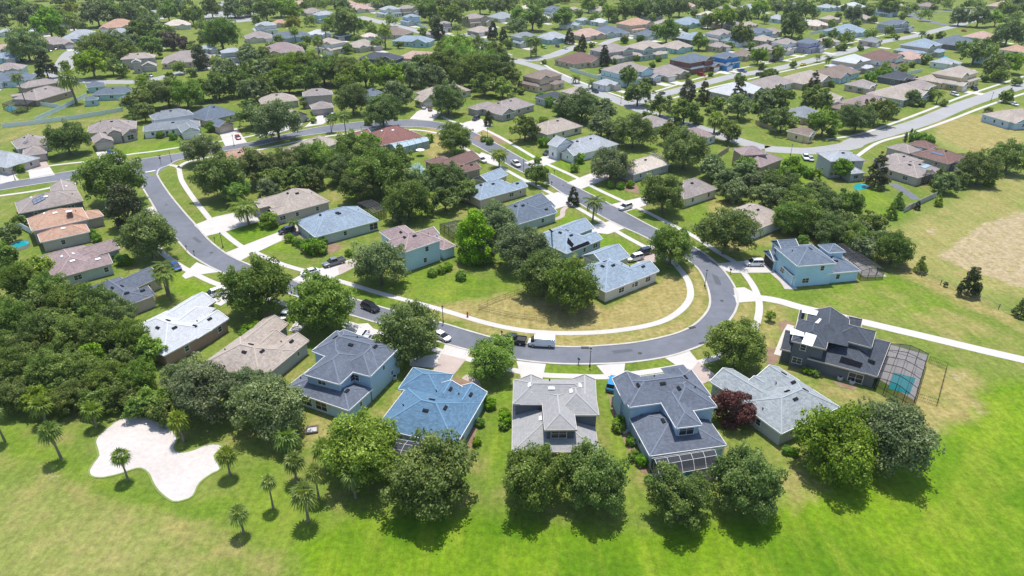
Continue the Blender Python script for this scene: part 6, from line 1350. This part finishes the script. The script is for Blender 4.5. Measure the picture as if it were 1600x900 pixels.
for px, py, lb in [(904, 569, "mailbox left of the lamp post on the pale grey house's verge"), (1141, 428, "mailbox at the edge of the white SUV's driveway"), (336, 378, "mailbox beside the tan hip roof house's verge"), (753, 212, "mailbox on the mulched verge of the double-winged house"), (866, 272, "mailbox on the verge before the white garage dormer"), (939, 332, "mailbox on the inner verge by the tall queen palm"),
                   (784, 526, "mailbox beside the black pickup on the dry verge"), (862, 290, "mailbox on the inner verge beside the round oak"), (292, 391, "mailbox at the kerb of the shaded lawn"), (304, 399, "mailbox by the lawn opposite the verge lamp"), (676, 184, "mailbox beside the silver SUV's driveway"), (520, 201, "mailbox at the kerb beside the short palm")]:
    root = empty('mailbox', P(px, py), .6); tag(root, lb, 'mailbox', 'mailboxes at the kerb'); obj('post', MP, root); obj('box', MX, root)
h1, h2 = MB(), MB(); h1.tube([(0, 0, 0), (0, 0, .12)], .2, 10); h1.tube([(0, 0, .1), (0, 0, .95)], .14, 10); h1.tube([(0, 0, .9), (0, 0, 1.05), (0, 0, 1.15)], [.17, .13, .03], 10); h2.tube([(-.27, 0, .62), (.27, 0, .62)], .075, 8); h2.tube([(0, -.25, .62), (0, .1, .62)], .09, 8)
REDP = mat('hydrant_red', (.45, .05, .03), .5, None)
root = empty('fire_hydrant', P(730.5, 495)); root.scale = (1.15, 1.15, 1.15); tag(root, "red fire hydrant beside the pavement on the dry lot", 'fire hydrant'); obj('barrel', h1.mesh('hydrant_barrel', REDP), root); obj('nozzle', h2.mesh('hydrant_nozzle', REDP), root)
# street sign with crossed name plates and a stop plate seen from behind
s1, s2, s3 = MB(), MB(), MB(); s1.tube([(0, 0, 0), (0, 0, 3.1)], .06, 8); s2.tube([(0, -.02, 2.25), (0, .02, 2.25)], .38, 8); s3.box((0, 0, 3.2), (1.3, .04, .2)); s3.box((0, 0, 2.98), (.04, 1.3, .2))
root = empty('stop_sign', P(252, 256.5), .3); tag(root, "stop sign post with street name blades at the intersection corner", 'road sign'); obj('post', s1.mesh('sign_post', LAMPM), root); obj('stop_plate', s2.mesh('stop_plate', mat('sign_red', (.35, .03, .04), .5, None)), root); obj('name_blade', s3.mesh('name_blade', mat('sign_dark', (.04, .05, .05), .5, None)), root)
# ------------------------------------------------------------------ fences
VINYL = mat('white_vinyl', (.66, .72, .74), .5, ((.3, .04),)); WOODF = mat('tan_fence_wood', (.36, .27, .17), .8, ((.6, .15), (5, .2))); CWALL = mat('grey_block_wall', (.36, .35, .34), .9, ((.3, .1), (4, .1)))
def fence(name, pts, lb, cat, h=1.8, m=None, kind='panel', step=2.4):
    w = [P(*p) for p in pts]; root = empty(name, w[0]); tag(root, lb, cat); o0 = w[0]; qm = MB(); pm = MB(); pw = .05 if kind == 'bars' else .14; pm.box((0, 0, h / 2 + .05), (pw, pw, h + .1)); pme = pm.mesh(name + '_post', m); done = []
    for a, b in zip(w, w[1:]):
        a, b = a - o0, b - o0; L = (b - a).length; k = max(1, round(L / step))
        for i in range(k + 1):
            p = a.lerp(b, i / k)
            if not any((p - q).length < .1 for q in done): done.append(p); obj('post', pme, root, (p.x, p.y, 0))
        u = (b - a).normalized()
        if kind == 'panel':
            qm.bar(a + Vector((0, 0, h / 2 + .04)), b + Vector((0, 0, h / 2 + .04)), .05, h=h - .1)
            for zz in (.15, h): qm.bar(a + Vector((0, 0, zz)), b + Vector((0, 0, zz)), .09)
        elif kind == 'bars':
            for zz in (.15, h * .5, h): qm.bar(a + Vector((0, 0, zz)), b + Vector((0, 0, zz)), .035)
            n = int(L / .3)
            for i in range(n): p = a.lerp(b, i / n); qm.bar(p + Vector((0, 0, .1)), p + Vector((0, 0, h)), .02)
        else:
            for zz in (.5, 1.0, h): qm.bar(a + Vector((0, 0, zz)), b + Vector((0, 0, zz)), .03)
    obj('rail' if kind != 'panel' else 'panel', qm.mesh(name + '_panels', m), root)
fence('vinyl_fence', [(4, 200), (60, 194), (120, 186), (193, 174)], "long pale vinyl fence above the tan-roofed street houses", 'fence', m=VINYL)
fence('vinyl_fence', [(56, 190), (100, 170), (136, 151)], "pale vinyl fence running uphill between two back yards", 'fence', m=VINYL)
fence('vinyl_fence', [(60, 165), (93, 169)], "short pale fence behind the brown-roofed house", 'fence', m=VINYL)
fence('vinyl_fence', [(890, 110), (925, 121), (965, 134)], "white vinyl fence along the far cross street", 'fence', m=VINYL)
fence('vinyl_fence', [(736, 57), (762, 67)], "white fence at the far corner lot", 'fence', m=VINYL)
fence('vinyl_fence', [(643, 37), (668, 45)], "white fence beside the far top street", 'fence', m=VINYL)
fence('vinyl_fence', [(1335, 112), (1395, 122), (1440, 112)], "pale fence behind the red-roofed house", 'fence', m=VINYL)
fence('vinyl_fence', [(8, 365), (35, 358), (50, 366)], "pale garden fence beside the pool on the left", 'fence', m=VINYL)
fence('vinyl_fence', [(1475, 262), (1490, 268), (1507, 283)], "pale fence behind the arched lanai", 'fence', m=VINYL)
fence('vinyl_fence', [(1266, 54), (1296, 48)], "pale turquoise fence beside the cream-roofed house", 'fence', m=VINYL)
fence('wood_fence', [(1180, 194), (1212, 206)], "tan board fence beside the oak-shaded lawn", 'fence', m=WOODF)
fence('wood_fence', [(1112, 253), (1138, 236)], "brown board fence behind the taupe brick house", 'fence', m=WOODF)
fence('garden_wall', [(1412, 332), (1436, 320), (1462, 308)], "grey block wall along the field edge", 'wall', 1.7, CWALL)
fence('iron_fence', [(858, 503), (800, 496), (748, 484), (775, 472), (818, 457)], "black metal fence around the dry corner of the lot", 'fence', 1.25, LAMPM, 'bars')
fence('wire_fence', [(1387, 414), (1440, 433), (1500, 457), (1560, 483), (1640, 520)], "post-and-wire fence along the dry strip by the field", 'fence', 1.3, mat('weathered_post', (.2, .18, .15), .9, None), 'wire', 5)
fence('iron_fence', [(1451, 566), (1478, 577), (1463, 634), (1432, 624)], "black metal fence beside the charcoal house's pool cage", 'fence', 1.4, LAMPM, 'bars')
# ------------------------------------------------------------------ pools and yard things
def pool(pts, name='swimming_pool'):
    poly(name, pts, WATER, .05, smooth=len(pts) > 4)
for q in ([(1397, 582), (1431, 591), (1421, 617), (1388, 607)],): poly('pool_water', q, WATER, .055)
poly('pool_deck', [(1372, 592), (1392, 539), (1449, 555), (1429, 626)], PATIO, .035)
poly('pool_deck', [(1018, 735), (1112, 720), (1122, 748), (1030, 766)], PATIO, .035)
poly('pool_water', [(1045, 745), (1080, 738), (1095, 752), (1060, 760)], WATER, .055, True)
poly('pool_deck', [(604, 703), (706, 720), (694, 750), (588, 732)], PATIO, .035)
poly('pool_water', [(620, 712), (650, 716), (645, 728), (615, 724)], WATER, .055, True)
poly('pool_water', [(335 + 1000, 290), (1346, 287), (1358, 291), (1350, 296), (1337, 297)], WATER, .055, True)
poly('pool_water', [(8, 168), (20, 166), (26, 170), (14, 174)], WATER, .055, True)
poly('pool_water', [(1468, 88), (1478, 87), (1480, 91), (1470, 92)], WATER, .055, True)
poly('pool_deck', [(1305, 395), (1350, 433), (1386, 432), (1326, 392)], PATIO, .035)
poly('pool_water', [(1490, 252), (1500, 249), (1504, 253), (1494, 257)], WATER, .055, True)
# round above-ground pool with a turquoise swirl liner
pm, wm_ = MB(), MB(); pm.tube([(0, 0, 0), (0, 0, 1.0)], 2.2, 20, cap=False); wm_.tube([(0, 0, .8), (0, 0, .86)], 2.15, 20)
root = empty('above_ground_pool', P(33, 386)); tag(root, "round turquoise above-ground pool beside the orange-tiled house", 'pool'); obj('rim', pm.mesh('pool_rim', VENTW), root); obj('water', wm_.mesh('pool_water', WATER), root)
a1, a2 = MB(), MB(); a1.box((0, 0, .42), (.9, .9, .84)); a2.tube([(0, 0, .84), (0, 0, .9)], .36, 12)
A1, A2 = a1.mesh('ac_body', ACM), a2.mesh('ac_fan', VENTD)
for px, py, lb in [(976, 676, "white AC unit between bushes at the slate blue house's wall"), (989, 694, "AC unit below the other one along the slate blue house"), (1285, 582, "AC unit against the charcoal house's side wall"), (1312, 593, "left one of two white pool units by the charcoal house"), (1331, 599, "right pool unit near the charcoal house's dark opening"), (617, 592, "grey meter-side AC unit by the navy-shingled house"), (1236, 436, "grill-sized unit on the sky blue house's porch walk")]:
    root = empty('ac_unit', P(px, py), .4); root.scale = (.8, .8, .8); tag(root, lb, 'AC unit', 'air conditioning units'); obj('housing', A1, root); obj('fan', A2, root)
f1, f2 = MB(), MB()
for x, y, sx, sy in ((0, -.8, 2.0, .25), (0, .8, 2.0, .25), (-.9, 0, .25, 1.4), (.9, 0, .25, 1.4)): f1.box((x, y, .2), (sx, sy, .4))
f2.box((0, 0, .12), (1.6, 1.4, .24))
root = empty('fire_pit', P(488, 673), .25); tag(root, "square stone fire pit on the lawn behind the navy-shingled house", 'fire pit'); obj('stone_rim', f1.mesh('pit_rim', mat('pit_stone', (.12, .10, .10), .9)), root); obj('ash_bed', f2.mesh('pit_ash', mat('pale_ash', (.45, .44, .42), .95)), root)
# pergola umbrella on the red house's porch
u1, u2 = MB(), MB(); u1.tube([(0, 0, 0), (0, 0, 2.5)], .04, 6)
for i in range(8):
    a, b = i * math.pi / 4, (i + 1) * math.pi / 4; u2.face([(0, 0, 2.75), (math.cos(a) * 1.7, math.sin(a) * 1.7, 2.2), (math.cos(b) * 1.7, math.sin(b) * 1.7, 2.2)])
root = empty('patio_umbrella', P(657, 243)); tag(root, "white patio umbrella beside the red-roofed house's screen porch", 'umbrella'); obj('pole', u1.mesh('umbrella_pole', VENTW), root); obj('canopy', u2.mesh('umbrella_canopy', WHITEP), root)
# ------------------------------------------------------------------ names for every plant: what it stands beside
KN = dict(oak=('dark green oak', 'tree'), greyoak=('grey-green oak', 'tree'), bright=('bright green oak', 'tree'), maple=('vivid yellow-green maple', 'tree'), maroon=('maroon-leaved tree', 'tree'), magnolia=('dark glossy magnolia', 'tree'), pyramid=('dark pyramid-shaped tree', 'tree'), conifer=('dense dark conifer', 'tree'),
          brightcone=('bright green cone-shaped tree', 'tree'), cypress=('slim dark cypress', 'tree'), brownish=('thin brownish tree', 'tree'), golden=('golden-green tree', 'tree'), small=('small round tree', 'tree'), sabal=('fan palm', 'palm'), queen=('feathery palm', 'palm'), date=('stout date palm', 'palm'), silver=('silvery blue palm', 'palm'), bush=('trimmed green shrub', 'shrub'))
GRP = dict(tree='trees of the neighbourhood', palm='palms of the neighbourhood', shrub='shrubs and hedges around the houses')
LMK = [(h.px[0], h.px[1], h.ref) for h in HOUSES] + [(230, 715, 'pale sand bunker'), (1480, 440, 'wire fence by the field'), (1540, 390, 'sandy field patch')]
def rel(dx, dy):
    if abs(dy) > abs(dx) * .55: return 'in front of' if dy > 0 else 'behind'
    return 'beside'
cands = []
for T in TREES:
    ds = sorted(((T.px[0] - x) ** 2 + ((T.px[1] - y) * 1.5) ** 2, x, y, r) for x, y, r in LMK)
    T.near = ds[:4]; nm, cat = KN[T.kind]; T.cat = cat; c = []
    for d, x, y, r in T.near: c.append('%s %s the %s' % (nm, rel(T.px[0] - x, T.px[1] - y), r))
    T.c = c; T.nm = nm
from collections import defaultdict
taken = set(); todo = list(TREES)
for lvl in range(2):
    by = defaultdict(list)
    for T in todo: by[T.c[lvl]].append(T)
    nxt = []
    for lab, L in by.items():
        if len(L) == 1 and lab not in taken and len(lab.split()) <= 16: L[0].label = lab; taken.add(lab)
        else: nxt += L
    todo = nxt
by = defaultdict(list)
for T in todo: by[T.c[0]].append(T)
ORD = ['first', 'second', 'third', 'fourth', 'fifth', 'sixth', 'seventh', 'eighth', 'ninth', 'tenth', 'eleventh', 'twelfth']
for lab, L in by.items():
    L.sort(key=lambda t: t.r)
    def use(t, s):
        s = ' '.join(s.split()[:16]); k = s
        t.label = s; taken.add(s)
    if len(L) == 1: use(L[0], 'lone ' + lab if lab in taken else lab); continue
    if len(L) == 2 and L[1].r > L[0].r * 1.1: use(L[0], 'smaller ' + lab); use(L[1], 'larger ' + lab); continue
    L.sort(key=lambda t: t.px[0])
    for i, t in enumerate(L): use(t, (ORD[i] if i < len(L) - 1 or len(L) > 12 else 'last') + ' from left, ' + lab)
for T in TREES: tag(T.root, T.label, T.cat, GRP[T.cat])
# ------------------------------------------------------------------ thin air between here and the horizon
def haze():
    mb = MB(); mb.box((0, 1200, 55.5), (9400, 11600, 113.0))
    m = bpy.data.materials.new('haze_air'); m.use_nodes = True; nt = m.node_tree
    nt.nodes.remove(nt.nodes["Principled BSDF"])
    v = nt.nodes.new("ShaderNodeVolumePrincipled"); v.inputs['Color'].default_value = (.86, .92, 1, 1); v.inputs['Density'].default_value = .00008; v.inputs['Anisotropy'].default_value = .2
    nt.links.new(v.outputs[0], nt.nodes["Material Output"].inputs['Volume'])
    tag(obj('haze', mb.mesh('haze', m)), "thin pale haze over the neighbourhood", 'haze', kind='stuff')
haze()
